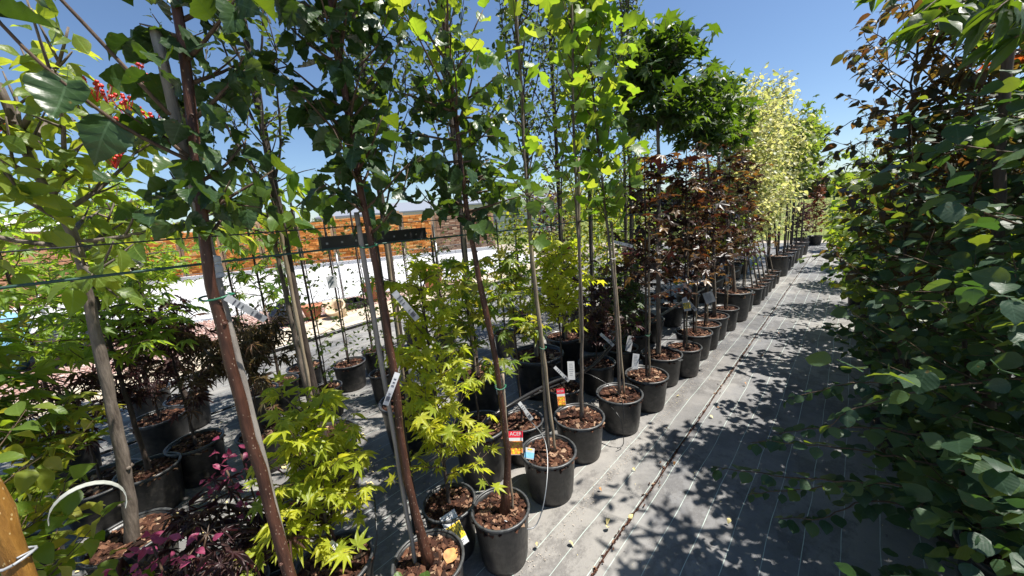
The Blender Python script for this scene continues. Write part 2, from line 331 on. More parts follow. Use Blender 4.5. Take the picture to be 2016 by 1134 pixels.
T['maple_low'] = [lobed_leaf([-105, -52, 0, 52, 105], [0.55, 0.82, 0.95, 0.82, 0.55], [0.09] * 5, 0.6, 0.3, 0, 0.3, 1, True)]
T['star'] = [lobed_leaf([-125, -84, -42, 0, 42, 84, 125], [0.4, 0.68, 0.88, 1.0, 0.88, 0.68, 0.4], [0.05, 0.085, 0.1, 0.105, 0.1, 0.085, 0.05], 0.42, d_, 0, 0.35, sd_) for d_, sd_ in ((0.3, 1), (0.55, 2), (0.1, 3))]
T['lace'] = [lobed_leaf([-120, -80, -40, 0, 40, 80, 120], [0.5, 0.75, 0.92, 1.0, 0.92, 0.75, 0.5], [0.028, 0.035, 0.04, 0.04, 0.04, 0.035, 0.028], 0.12, d_, 0, 0.3, sd_) for d_, sd_ in ((0.7, 1), (0.4, 2))]
LEAFMESH = {}
def leaf_mesh(tp, k, mt):
    key = (tp, k, mt)
    if key not in LEAFMESH:
        V, F, uv = T[tp][k]; LEAFMESH[key] = mesh_from('leaf', V, F, M[mt], uv)
    return LEAFMESH[key]

def place_leaves(root, L, tp, mt, nobj=300, low=None):
    """L: list of (pos, axis, normal, size). The leaves that show largest become objects, the others one mesh."""
    if not L: return
    P = np.array([l[0] for l in L], float); A = np.array([l[1] for l in L], float); N = np.array([l[2] for l in L], float); S = np.array([l[3] for l in L], float)
    A /= np.linalg.norm(A, axis=1)[:, None] + 1e-9
    X = np.cross(A, N); X /= np.linalg.norm(X, axis=1)[:, None] + 1e-9; N = np.cross(X, A)
    x, y, z = proj(P); ok = (z > 0.15) & (x > -80) & (x < 2096) & (y > -80) & (y < 1214)
    size = np.where(ok, S / np.maximum(z, 0.1) * FOC, 0)
    order = np.argsort(-size); order = order[size[order] >= 9.0][:nobj]
    isobj = np.zeros(len(P), bool); isobj[order] = True
    base = np.array(root.location); nv = len(T[tp])
    for i in order:
        m = np.eye(4); m[:3, 0] = X[i] * S[i]; m[:3, 1] = A[i] * S[i]; m[:3, 2] = N[i] * S[i]; m[:3, 3] = P[i] - base
        o = bpy.data.objects.new('leaf', leaf_mesh(tp, int(i) % nv, mt)); o.parent = root; o.matrix_local = Matrix(m.tolist()); col.objects.link(o)
    rest = np.where(~isobj)[0]
    if len(rest):
        tp2 = low or tp; VV = []; FF = []; UU = []; n0 = 0
        for k in range(len(T[tp2])):
            idx = rest[rest % len(T[tp2]) == k]
            if not len(idx): continue
            V, F, uv = T[tp2][k]
            W = (V[None, :, 0:1] * X[idx][:, None] + V[None, :, 1:2] * A[idx][:, None] + V[None, :, 2:3] * N[idx][:, None]) * S[idx][:, None, None] + (P[idx] - base)[:, None]
            VV.append(W.reshape(-1, 3)); FF.append((F[None] + (np.arange(len(idx)) * len(V))[:, None, None] + n0).reshape(-1, 3)); UU.append(np.tile(uv, (len(idx), 1)))
            n0 += len(idx) * len(V)
        link('foliage', mesh_from('foliage', np.concatenate(VV), np.concatenate(FF), M[mt], np.concatenate(UU)), root, kind='stuff')

UP = np.array([0, 0, 1.0])
def grow(r, trunk, z0, z1, n, Lf, elev, sp, size, droop=0.4, curve=0.15, twigs=0, tw_len=0.3, r0=0.006, flat=0.6, az=None, start=0.15, tipdown=0.6, cluster=1):
    """branches out of a trunk path; returns (branch meshes, leaves)"""
    tz = trunk[:, 2]; br = []; LV = []
    for i in range(n):
        z = z0 + (z1 - z0) * (i + r.uniform(0, 0.9)) / n
        b = np.array([np.interp(z, tz, trunk[:, 0]), np.interp(z, tz, trunk[:, 1]), z])
        a = (i * 2.399963 + r.normal(0, 0.3)) if az is None else az(i)
        t = (z - z0) / max(z1 - z0, 1e-6); L = Lf(t) * r.uniform(0.75, 1.15)
        el = R(elev(t) if callable(elev) else elev) + r.normal(0, 0.12)
        d = np.array([math.cos(a) * math.cos(el), math.sin(a) * math.cos(el), math.sin(el)])
        k = max(4, int(L / 0.09) + 2); pts = [b]; dd = d.copy()
        for j in range(k):
            dd = dd + UP * curve / k + r.normal(0, 0.06, 3); dd /= np.linalg.norm(dd); pts.append(pts[-1] + dd * L / k)
        pts = np.array(pts); mb = MB(); mb.tube(pts, np.linspace(r0, r0 * 0.3, len(pts)), 5)
        lines = [(pts, L)]
        for q in range(twigs):
            u = r.uniform(0.2, 0.95); j = u * k; j0 = int(j); p = pts[j0] + (pts[min(j0 + 1, k)] - pts[j0]) * (j - j0)
            td = pts[min(j0 + 1, k)] - pts[j0]; td = td / (np.linalg.norm(td) + 1e-9) + r.normal(0, 0.75, 3); td /= np.linalg.norm(td); tl = tw_len * L * r.uniform(0.4, 1.1)
            tp_ = np.array([p, p + td * tl * 0.5, p + td * tl + UP * curve * tl * 0.3]); mb.tube(tp_, [r0 * 0.45, r0 * 0.35, r0 * 0.2], 4); lines.append((tp_, tl))
        br.append(mb)
        for li, (pp_, LL) in enumerate(lines):
            m = max(1, int(LL / sp)); seg = np.linspace(0, len(pp_) - 1, 60)
            for q in range(m + 1):
                u = (start if li == 0 else 0.2) + (1 - (start if li == 0 else 0.2)) * (q / max(m, 1)); j = u * (len(pp_) - 1); j0 = min(int(j), len(pp_) - 2)
                p = pp_[j0] + (pp_[j0 + 1] - pp_[j0]) * (j - j0); td = pp_[j0 + 1] - pp_[j0]; td = td / (np.linalg.norm(td) + 1e-9)
                for c in range(cluster):
                    side = np.cross(td, UP); side /= np.linalg.norm(side) + 1e-9; sg = 1 if (q + c) % 2 else -1
                    ax = td * 0.5 + side * sg * r.uniform(0.4, 1.1) + r.normal(0, 0.35, 3); ax[2] -= droop * r.uniform(0.3, 1.3) + (0 if q < m else 0.1); ax /= np.linalg.norm(ax)
                    nm = UP * flat + r.normal(0, 0.4, 3) + (ax * np.array([1, 1, 0])) * tipdown * 0.5
                    s = size * r.uniform(0.6, 1.15); LV.append((p + ax * s * 0.25, ax, nm, s))
    return br, LV

def add_trunk(root, path, r0, r1, mat, flare=1.5, k=10, seed=0):
    P = smooth_path(path, 26, 0.0018, seed); n = len(P); t = np.linspace(0, 1, n)
    rad = r0 + (r1 - r0) * t; rad = rad * (1 + (flare - 1) * np.exp(-t * 18)); rad *= 1 + np.random.default_rng(seed).normal(0, 0.05, n)
    mb = MB(); mb.tube(P, rad, k)
    r = np.random.default_rng(seed + 5)
    for j in range(8):       # knots and cut stubs
        i = r.integers(2, n - 2); a = r.uniform(0, 6.28); d = np.array([math.cos(a), math.sin(a), 0.5]); mb.tube([P[i] + d * rad[i] * 0.4, P[i] + d * rad[i] * 1.25], [rad[i] * 0.5, rad[i] * 0.32], 6)
    mb.build('trunk', M[mat], root, smooth=True); return P

# ------------------------------------------------------------------ pot
def pot_meshes():
    b = MB(); b.lathe([(0.0, 0.006), (0.34, 0.006), (0.365, 0.0), (0.385, 0.0), (0.39, 0.05), (0.405, 0.09), (0.465, 0.86), (0.475, 0.90), (0.475, 0.965), (0.455, 0.965), (0.44, 0.88), (0.37, 0.1), (0, 0.09)], k=36)
    body = b.mesh('pot_body', M['pot'], True)
    r = MB(); r.lathe([(0.474, 0.955), (0.494, 0.955), (0.502, 0.965), (0.502, 0.99), (0.494, 1.0), (0.47, 1.0), (0.462, 0.99), (0.462, 0.955), (0.474, 0.955)], k=36)
    rim = r.mesh('pot_rim', M['rim'], True)
    return body, rim
POT, RIM = pot_meshes()
def handle_mesh():
    b = MB(); b.box((0.515, 0, 0.93), (0.05, 0.16, 0.025)); return b.mesh('handle', M['rim'])
HANDLE = handle_mesh()
def chip_meshes():
    out = []
    for s in range(3):
        r = np.random.default_rng(40 + s); mb = MB()
        for i in range(360):
            rr = 0.445 * math.sqrt(r.uniform()); a = r.uniform(0, 6.283); q = r.normal(0, 1, (3, 3)); q, _ = np.linalg.qr(q)
            e = Matrix.Rotation(r.uniform(0, 6.28), 3, 'Z') @ Matrix.Rotation(r.normal(0, 0.5), 3, 'X') @ Matrix.Rotation(r.normal(0, 0.4), 3, 'Y')
            L = r.uniform(0.05, 0.16)
            mb.box((rr * math.cos(a), rr * math.sin(a), 0.885 + 0.03 * (1 - rr / 0.45) + r.uniform(-0.015, 0.03)), (L, L * r.uniform(0.25, 0.6), L * r.uniform(0.1, 0.3)), np.array(e))
        V = np.concatenate(mb.V); V += r.normal(0, 0.004, V.shape)
        out.append(mesh_from('bark_mulch', V, mb.F, M['chips'], smooth=False))
    return out
CHIPS = chip_meshes()
SOILM = MB().lathe([(0, 0.87), (0.2, 0.88), (0.447, 0.865)], k=24).mesh('soil', M['soil'], True)
def pot(root, d, h=0.28, mulch=True, seed=0, off=(0, 0)):
    r = random.Random(seed)
    p = link('pot', POT, root, (off[0], off[1], 0.004)); p.scale = (d, d, h); p.rotation_euler = (0, 0, r.uniform(0, 6.28))
    q = link('rim', RIM, p)
    if d > 0.36:
        for a in (0, math.pi): hd = link('handle', HANDLE, p); hd.rotation_euler = (0, 0, a)
    s = link('soil', SOILM, p)
    if mulch: link('bark_mulch', CHIPS[seed % 3], p, kind='stuff')
    return p
def tie(root, p, r, mat='green'):
    th = np.linspace(0, 2 * math.pi, 14); P = np.array([[p[0] + r * math.cos(t), p[1] + r * math.sin(t), p[2] + 0.003 * math.sin(2 * t)] for t in th])
    mb = MB(); mb.tube(P, 0.0028, 5, False); mb.tube([P[3], P[3] + [0.02, -0.02, 0.008]], 0.002, 5); mb.build('tie', M[mat], root, smooth=True)
def cane(root, a, b, r=0.006, mat='cane', name='cane', seed=0):
    P = smooth_path([a, b], 16, 0.0012, seed); rad = np.full(16, r)
    if mat == 'cane': rad[::3] *= 1.25
    MB().tube(P, rad, 7).build(name, M[mat], root, smooth=True)
def frame_at(p, to=EYE, roll=0.0):
    """axes of a small flat label at p that faces roughly the path"""
    n = np.asarray(to, float) - np.asarray(p, float); n /= np.linalg.norm(n); x = np.cross(UP, n); x /= np.linalg.norm(x); y = np.cross(n, x)
    c, s = math.cos(roll), math.sin(roll); return np.array([x * c + y * s, -x * s + y * c, n])
def strip_tag(root, p, L=0.13, wd=0.022, roll=0.6, seed=0, mat='white', bend=0.25):
    """long printed nursery label looped on a stem: curved strip with rows of small print"""
    fr = frame_at(p, roll=roll); n = 8; V = []; F = []
    for i in range(n):
        t = i / (n - 1); z = bend * L * t * t
        for k in (-1, 1):
            for zz in (0, 0.0012): V.append(np.array([k * wd / 2, -t * L, zz - z]) @ fr + p)
    for i in range(n - 1):
        a = i * 4; b = a + 4; F += [(a, a + 2, b + 2, b), (a + 1, b + 1, b + 3, a + 3), (a, b, b + 1, a + 1), (a + 2, a + 3, b + 3, b + 2)]
    F += [(0, 1, 3, 2), (n * 4 - 4, n * 4 - 2, n * 4 - 1, n * 4 - 3)]
    mb = MB(); mb.add(V, F); t = mb.build('label_strip', M[mat], root)
    r = random.Random(seed); pb = MB()
    for j in range(5):
        u = 0.2 + 0.1 * j + (0.15 if j > 2 else 0); z = bend * L * u * u; ww = wd * r.uniform(0.4, 0.7)
        c = np.array([0, -u * L, 0.0022 - z]) @ fr + p
        Vx = [np.array([x, y, zz]) @ fr + c for x in (-ww / 2, ww / 2) for y in (-0.0014, 0.0014) for zz in (-0.0004, 0.0004)]
        pb.add(Vx, [(0, 1, 3, 2), (4, 6, 7, 5), (0, 4, 5, 1), (2, 3, 7, 6), (0, 2, 6, 4), (1, 5, 7, 3)])
    for i in range(9):
        u = 0.74 + i * 0.016; ww = wd * 0.7; c = np.array([0, -u * L, 0.0022 - bend * L * u * u]) @ fr + p; hh = L * r.choice([0.003, 0.005])
        Vx = [np.array([x, y, zz]) @ fr + c for x in (-ww / 2, ww / 2) for y in (-hh, hh) for zz in (-0.0004, 0.0004)]
        pb.add(Vx, [(0, 1, 3, 2), (4, 6, 7, 5), (0, 4, 5, 1), (2, 3, 7, 6), (0, 2, 6, 4), (1, 5, 7, 3)])
    c0 = 0.5 * L; 
    for i in range(4):
        for j in range(4):
            if r.random() < 0.6:
                u = (c0 + (i - 1.5) * 0.0028) / L; c = np.array([(j - 1.5) * 0.0028, -u * L, 0.0022 - bend * L * u * u]) @ fr + p
    o = pb.build('print', M['print'], root); o.parent = t; o.location = (0, 0, 0)
    return t
def panel(fr, p, cx, cy, wd, ht, z, mb):
    V = [np.array([cx + x, cy + y, z + zz]) @ fr + p for x in (-wd / 2, wd / 2) for y in (-ht / 2, ht / 2) for zz in (-0.0004, 0.0004)]
    mb.add(V, [(0, 1, 3, 2), (4, 6, 7, 5), (0, 4, 5, 1), (2, 3, 7, 6), (0, 2, 6, 4), (1, 5, 7, 3)])
def picture_tag(root, p, wd=0.075, ht=0.13, roll=0.25, style='yellow'):
    fr = frame_at(p, roll=roll); b = MB(); panel(fr, p, 0, 0, wd, ht, 0, b); t = b.build('picture_label', M['white'], root)
    def sub(name, mat, items, z):
        mb = MB()
        for it in items: panel(fr, p, *it, z, mb)
        o = mb.build(name, M[mat], root); o.parent = t; o.location = (0, 0, 0); return o
    r = random.Random(3)
    if style == 'yellow':
        sub('photo_print', 'tagyellow', [(0, -0.012, wd * 0.98, ht * 0.46)], 0.0008)
        sub('leaf_print', 'taggreen', [(r.uniform(-.45, .45) * wd, -0.012 + r.uniform(-.18, .18) * ht, 0.0025, r.uniform(.008, .03)) for _ in range(26)], 0.0014)
        sub('print', 'print', [(-0.008, ht * 0.40 - i * 0.008, wd * (0.5 - 0.08 * i), 0.0025) for i in range(3)] + [(0, -ht * 0.37, wd * 0.6, 0.002), (0, -ht * 0.42, wd * 0.45, 0.002)], 0.0008)
        sub('picture_stripe', 'greytag', [(0.012 + i * 0.009, ht * 0.33, 0.004, ht * 0.2) for i in range(3)], 0.0009)
    elif style == 'red':
        sub('red_band', 'tagred', [(0, ht * 0.36, wd, ht * 0.28)], 0.0008)
        sub('photo_print', 'tagorange', [(0, -ht * 0.2, wd * 0.96, ht * 0.56)], 0.0008)
        sub('leaf_print', 'tagyellow', [(r.uniform(-.4, .4) * wd, -ht * .2 + r.uniform(-.24, .24) * ht, r.uniform(.006, .014), r.uniform(.006, .014)) for _ in range(12)], 0.0014)
        cu = bpy.data.curves.new('lettering', 'FONT'); cu.body = 'ACER'; cu.size = wd * 0.34; cu.align_x = 'CENTER'; cu.extrude = 0.0003; cu.materials.append(M['white'])
        tmp_ = bpy.data.objects.new('lettering', cu); col.objects.link(tmp_); bpy.context.view_layer.update(); me_ = bpy.data.meshes.new_from_object(tmp_.evaluated_get(bpy.context.evaluated_depsgraph_get())); bpy.data.objects.remove(tmp_); bpy.data.curves.remove(cu)
        o = bpy.data.objects.new('lettering', me_); col.objects.link(o); o.parent = t
        m = np.eye(4); m[:3, 0] = fr[0]; m[:3, 1] = fr[1]; m[:3, 2] = fr[2]; m[:3, 3] = np.array([0, ht * 0.31, 0.0018]) @ fr + p - np.array(root.location)
        o.matrix_local = Matrix(m.tolist())
    elif style == 'plain':
        sub('print', 'print', [(0, ht * (0.35 - i * 0.1), wd * r.uniform(0.4, 0.75), 0.0018) for i in range(7)], 0.0008)
    elif style == 'blue':
        sub('photo_print', 'tagblue', [(0, -ht * 0.15, wd, ht * 0.5)], 0.0008)
        sub('leaf_print', 'tagyellow', [(0, ht * 0.36, wd * 0.5, ht * 0.12)], 0.0008)
    return t

# ------------------------------------------------------------------ potted plant
def plant(name, label, cat, x, y, pd, path, r0, r1, bark, crowns, ph=0.28, group=None, canes=(), mulch=True, potted=True, seed=0, poff=(0, 0), flare=1.5, nobj=300):
    """crowns: list of (leaf template, leaf material, low template, kwargs for grow)"""
    root = thing(name, label, cat, (x, y, 0), group); r = np.random.default_rng(seed + 100)
    if potted: pot(root, pd, ph, mulch, seed, poff)
    P = add_trunk(root, path, r0, r1, bark, flare, 10 if r0 > 0.012 else 7, seed)
    share = max(30, nobj // max(len(crowns), 1))
    for tp, mt, low, kw in crowns:
        kw = dict(kw); nn = kw.pop('nobj', share); bark_b = kw.pop('bark', 'twig'); extra = kw.pop('extra', None)
        keep = kw.pop('keep', None); br, LV = grow(r, P, **kw)
        if keep: br = [b for b in br if keep(b.V[0][-1])]; LV = [v for v in LV if keep(v[0])]
        for b in br: b.build('branch', M[bark_b], root, smooth=True)
        place_leaves(root, LV, tp, mt, nn, low)
    for c in canes: cane(root, *c)
    return root, P
def L3(*p): return [tuple(q) for q in p]

# ================================================================== THE SETTING
def woven_mat(name, lines, base=(0.17, 0.19), seed=0):
    m, n, l = mat_new(name)
    v = coord(n, l); sp = n.new('ShaderNodeSeparateXYZ'); l.new(v, sp.inputs[0])
    dust = noise(n, l, 1.6, 7, v, 0.62); dust2 = noise(n, l, 9, 6, v, 0.7); fine = noise(n, l, 160, 2, v)
    stretch = noise(n, l, 1.0, 4, coord(n, l, 'Object', (30, 2.5, 1)))
    a, b = base
    c = ramp(n, l, mth(n, l, 'ADD', mth(n, l, 'MULTIPLY', dust, 0.6), mth(n, l, 'MULTIPLY', dust2, 0.4)), [(0.32, (a * .62, a * .64, a * .68)), (0.5, (b, b * 1.01, b * 1.04)), (0.63, (0.27, 0.265, 0.255)), (0.75, (0.36, 0.335, 0.30))])
    c = mixc(n, l, mth(n, l, 'MULTIPLY', stretch, 0.25), c, (0.10, 0.10, 0.11))
    big = noise(n, l, 0.45, 5, coord(n, l, 'Object', (1.6, 0.7, 1)), 0.6)
    c = mixc(n, l, ramp(n, l, big, [(0.45, (0, 0, 0)), (0.62, (0.7,) * 3)]), c, (0.34, 0.32, 0.29))
    big2 = noise(n, l, 2.2, 8, coord(n, l, 'Object', (1.2, 0.8, 1)), 0.75)
    c = mixc(n, l, ramp(n, l, big2, [(0.50, (0, 0, 0)), (0.56, (0.5,) * 3), (0.62, (0.1,) * 3)]), c, (0.075, 0.07, 0.068))
    spk = noise(n, l, 38, 2, v); c = mixc(n, l, ramp(n, l, spk, [(0.70, (0, 0, 0)), (0.76, (0.6,) * 3)]), c, (0.06, 0.05, 0.045))
    # weave: fine grid of ribbons
    wx = mth(n, l, 'SINE', mth(n, l, 'MULTIPLY', sp.outputs[0], 1500.0)); wy = mth(n, l, 'SINE', mth(n, l, 'MULTIPLY', sp.outputs[1], 1500.0))
    wv = mth(n, l, 'MULTIPLY', wx, wy)
    c = mixc(n, l, mth(n, l, 'MULTIPLY', mth(n, l, 'ADD', wv, 1.0), 0.06), c, (0.05, 0.05, 0.055))
    # pale lines woven in lengthwise, a little wavy and worn
    wob = mth(n, l, 'MULTIPLY', mth(n, l, 'SUBTRACT', noise(n, l, 0.9, 3, coord(n, l, 'Object', (0.6, 1, 1))), 0.5), 0.055)
    x = mth(n, l, 'ADD', sp.outputs[0], wob)
    u = mth(n, l, 'ABSOLUTE', mth(n, l, 'SUBTRACT', mth(n, l, 'FRACT', mth(n, l, 'DIVIDE', mth(n, l, 'SUBTRACT', x, lines[0] - lines[1] / 2), lines[1])), 0.5))
    ln = mth(n, l, 'LESS_THAN', u, 0.0016 / lines[1]); worn = ramp(n, l, dust2, [(0.35, (1, 1, 1)), (0.7, (0.35,) * 3)])
    c = mixc(n, l, mth(n, l, 'MULTIPLY', ln, worn), c, (0.5, 0.6, 0.55))
    finish(n, l, c, 0.75, mth(n, l, 'ADD', mth(n, l, 'MULTIPLY', wv, 0.3), mth(n, l, 'ADD', fine, dust2)), 0.35, 0.25); return m
ROT = -math.atan(0.033)
def sheet(name, x0, x1, y0, y1, z, nx, ny, mat, amp=0.003, rot=0.0, edge=0.0, seed=0):
    r = np.random.default_rng(seed); xs = np.linspace(x0, x1, nx); ys = np.linspace(y0, y1, ny)
    X, Y = np.meshgrid(xs, ys); Z = np.zeros_like(X)
    for _ in range(6):
        kx, ky, ph = r.uniform(0.6, 4), r.uniform(0.3, 3), r.uniform(0, 6.28); Z += amp / 3 * np.sin(kx * X + ky * Y + ph)
    Z = np.maximum(Z, -amp) ; 
    if edge: X[:, 0] += r.normal(0, edge, ny); X[:, -1] += r.normal(0, edge, ny)
    V = np.stack([X, Y, Z + z], -1).reshape(-1, 3)
    i = np.arange(ny - 1)[:, None] * nx + np.arange(nx - 1)[None]; F = np.stack([i, i + 1, i + nx + 1, i + nx], -1).reshape(-1, 4)
    o = link(name, mesh_from(name, V, F, mat), kind='structure'); o.rotation_euler = (0, 0, rot); return o
def ground_mat():
    m, n, l = mat_new('grass_field'); v = coord(n, l)
    f = noise(n, l, 0.15, 6, v); f2 = noise(n, l, 6, 5, v)
    c = ramp(n, l, mth(n, l, 'ADD', mth(n, l, 'MULTIPLY', f, 0.5), mth(n, l, 'MULTIPLY', f2, 0.5)), [(0.3, (0.10, 0.13, 0.03)), (0.7, (0.2, 0.22, 0.07))])
    finish(n, l, c, 0.9, f2, 0.6, 0.1); return m
def dirt_mat(name, a, b, sc=8):
    m, n, l = mat_new(name); v = coord(n, l); f = noise(n, l, sc, 8, v, 0.7)
    finish(n, l, ramp(n, l, f, [(0.35, a), (0.65, b)]), 0.9, f, 0.7, 0.15); return m
gm = MB(); gm.add([(-900, -900, -0.06), (900, -900, -0.06), (900, 900, -0.06), (-900, 900, -0.06)], [(0, 1, 2, 3)]); gm.build('ground', ground_mat(), kind='structure')
sheet('gravel_yard', -60, 20, -30, 17, -0.045, 3, 3, dirt_mat('sandy_ground', (0.30, 0.26, 0.2), (0.42, 0.37, 0.3)), 0.0)
sheet('fabric_path', -0.785, 4.5, -3, 15.6, -0.004, 50, 160, woven_mat('woven_fabric_path', (-0.60, 0.134)), 0.005, ROT, 0.002, 3)
sheet('fabric_bed', -6.6, -0.765, -3, 15.6, 0.000, 60, 160, woven_mat('woven_fabric_bed', (-0.788, 0.134), (0.12, 0.135)), 0.003, ROT, 0.0015, 4)
# brown crumbs and short roots caught in the seam between the two sheets
r_ = random.Random(5); mb = MB()
for i in range(520):
    y = r_.uniform(0.4, 12) if i > 200 else r_.uniform(0.4, 4.5); c = (-0.770 + 0.033 * y + r_.gauss(0, 0.004 + (0.012 if i % 6 == 0 else 0)), y, 0.007)
    L = r_.uniform(0.005, 0.022); e = Matrix.Rotation(r_.gauss(0, 0.4), 3, 'Z'); mb.box(c, (L * 0.35, L, 0.003), np.array(e))
mb.tube([(-0.770 + 0.033 * y + 0.003 * math.sin(y * 7), y, 0.004) for y in np.arange(0.2, 13, 0.1)], 0.004, 5)
o = mb.build('seam_debris', M['chips'], kind='stuff'); tag(o, 'brown bark crumbs caught along the seam of the woven path', 'debris')
# sandy rims washed out along the front pots
r_ = random.Random(8); mb = MB()
for i in range(1500):
    y = r_.uniform(0.9, 7); x = -0.97 + 0.04 * (y - 1) + r_.gauss(-0.02, 0.03); s = r_.uniform(0.0006, 0.0018); mb.box((x, y, 0.005 + s / 2), (s * 2, s * 2.4, s))
o = mb.build('sand_crumbs', plain('sand_grains', (0.45, 0.38, 0.3), 0.9, var=0.4), kind='stuff'); tag(o, 'pale sand and grit lying along the foot of the front row of pots', 'sand')

# kerb, paving slabs, gravel strip
KD = np.array([-0.07, 1.0]); KD /= np.linalg.norm(KD); KN = np.array([-KD[1], KD[0]])      # along and away (left)
K0 = np.array([-5.83, 0.0])
def kp(s, t, z=0.0): q = K0 + KD * s + KN * t; return np.array([q[0], q[1], z])
e_k = np.array([[KD[0], KN[0], 0], [KD[1], KN[1], 0], [0, 0, 1]])
pv = link('paving', sheet('paving_bed', -0.1, 0.1, 0, 1, -0.03, 2, 2, dirt_mat('joint_sand', (0.2, 0.17, 0.13), (0.3, 0.26, 0.2))).data, kind='structure')
bpy.data.objects.remove(bpy.data.objects['paving_bed'])
me = pv.data; me.vertices.foreach_set('co', np.array([kp(-5, 0.04, 0.006), kp(16, 0.04, 0.006), kp(-5, 1.1, 0.006), kp(16, 1.1, 0.006)], np.float32).ravel()); me.update()
slabm = []
for k in range(3):
    mb = MB(); mb.box((0, 0, 0.02), (0.395, 0.255, 0.04)); me = mb.mesh('slab', dirt_mat('slab_%d' % k, [(0.42, 0.36, 0.27), (0.46, 0.4, 0.31), (0.4, 0.33, 0.25)][k], [(0.52, 0.46, 0.36), (0.55, 0.48, 0.38), (0.5, 0.43, 0.33)][k], 5)); slabm.append(me)
r_ = random.Random(2)
for i in range(-8, 28):
    for j in range(4):
        o = link('slab', slabm[r_.randrange(3)], pv); q = kp(i * 0.405 + (0.2 if j % 2 else 0), 0.18 + j * 0.262, -0.004 + r_.uniform(0, 0.006)); o.location = q; o.rotation_euler = (r_.gauss(0, .006), r_.gauss(0, .006), math.atan2(KD[1], KD[0]) + r_.gauss(0, 0.006))
mb = MB()
mb.tube([kp(s, -0.02 + 0.015 * math.sin(s * 1.3), 0.035) for s in np.arange(-4, 15, 0.4)], 0.03, 8)
tag(mb.build('irrigation_pipe', M['hose'], smooth=True), 'thick black pipe lying along the edge of the cream paving slabs', 'pipe')
mb = MB(); mb.tube([(-4.35 - 0.05 * s + 0.03 * math.sin(s * 2), s, 0.03) for s in np.arange(-3, 12, 0.4)], 0.012, 6)
tag(mb.build('irrigation_pipe', M['hose'], smooth=True), 'thin black water pipe running behind the third row of pots', 'pipe')

def quad(name, pts, z, mat): mb = MB(); mb.add([(*p, z) for p in pts], [(0, 1, 2, 3)]); return mb.build(name, mat, kind='structure')
A_, B_ = kp(-6, 1.12)[:2], kp(12, 1.12)[:2]
FENCE0, FENCE1 = np.array([-11.3, -2.9]), np.array([-6.9, 8.7])
quad('gravel_strip', [A_, B_, (-6.6, 10.5), (-11.9, -4.5)], 0.012, dirt_mat('pink_gravel_ground', (0.32, 0.2, 0.17), (0.5, 0.36, 0.32), 25))
def grit(name, n, region, size, mat, seed, label):
    r = np.random.default_rng(seed); a, b, c, d = [np.array(p, float) for p in region]
    u = r.uniform(0, 1, n); v = r.uniform(0, 1, n); P = (a[None] * (1 - u)[:, None] + b[None] * u[:, None]) * (1 - v)[:, None] + (d[None] * (1 - u)[:, None] + c[None] * u[:, None]) * v[:, None]
    base = np.array([[1, 0, 0], [-1, 0, 0], [0, 1, 0], [0, -1, 0], [0, 0, 0.7], [0, 0, -0.7]], float); F0 = np.array([[0, 2, 4], [2, 1, 4], [1, 3, 4], [3, 0, 4], [2, 0, 5], [1, 2, 5], [3, 1, 5], [0, 3, 5]])
    s = r.uniform(0.5, 1.3, n) * size; Q = base[None] * s[:, None, None] * r.uniform(0.6, 1.3, (n, 6, 1)); th = r.uniform(0, 6.28, n); ct, st = np.cos(th), np.sin(th)
    X = Q[..., 0] * ct[:, None] - Q[..., 1] * st[:, None]; Y = Q[..., 0] * st[:, None] + Q[..., 1] * ct[:, None]
    V = np.stack([X + P[:, 0:1], Y + P[:, 1:2], Q[..., 2] + 0.02], -1).reshape(-1, 3); F = (F0[None] + (np.arange(n) * 6)[:, None, None]).reshape(-1, 3)
    o = link(name, mesh_from(name, V, F, mat, smooth=False), kind='stuff'); tag(o, label, 'gravel'); return o
def grit_mat(name, stops):
    m, n, l = mat_new(name); finish(n, l, ramp(n, l, rnd01(n, l), stops), 0.85, None, 0, 0.2); return m
grit('pink_gravel', 26000, [A_, B_, (-6.9, 8.7), (-11.3, -2.9)], 0.022, grit_mat('pink_stones', [(0, (0.2, 0.11, 0.09)), (0.5, (0.38, 0.24, 0.2)), (0.8, (0.48, 0.36, 0.32)), (1, (0.5, 0.46, 0.42))]), 1, 'pink and grey crushed stone between the paving and the chain link fence')
quad('concrete_yard', [(-11.6, -4), (-6.3, 10.2), (-13.5, 14.2), (-24, -2)], 0.02, dirt_mat('white_concrete', (0.45, 0.455, 0.46), (0.58, 0.585, 0.59), 3))
KB0, KB1 = np.array([-23.4, -1.0]), np.array([-12.6, 14.6]); kd = (KB1 - KB0) / np.linalg.norm(KB1 - KB0); kl = np.linalg.norm(KB1 - KB0); kn = np.array([-kd[1], kd[0]])
ek = np.array([[kd[0], kn[0], 0], [kd[1], kn[1], 0], [0, 0, 1]])
mb = MB()
for i in range(int(kl)):
    c = KB0 + kd * (i + 0.5); mb.box((c[0], c[1], 0.08), (0.98, 0.3, 0.2), ek)
mb.build('kerb', plain('kerb_concrete', (0.42, 0.43, 0.45), 0.85), kind='structure')
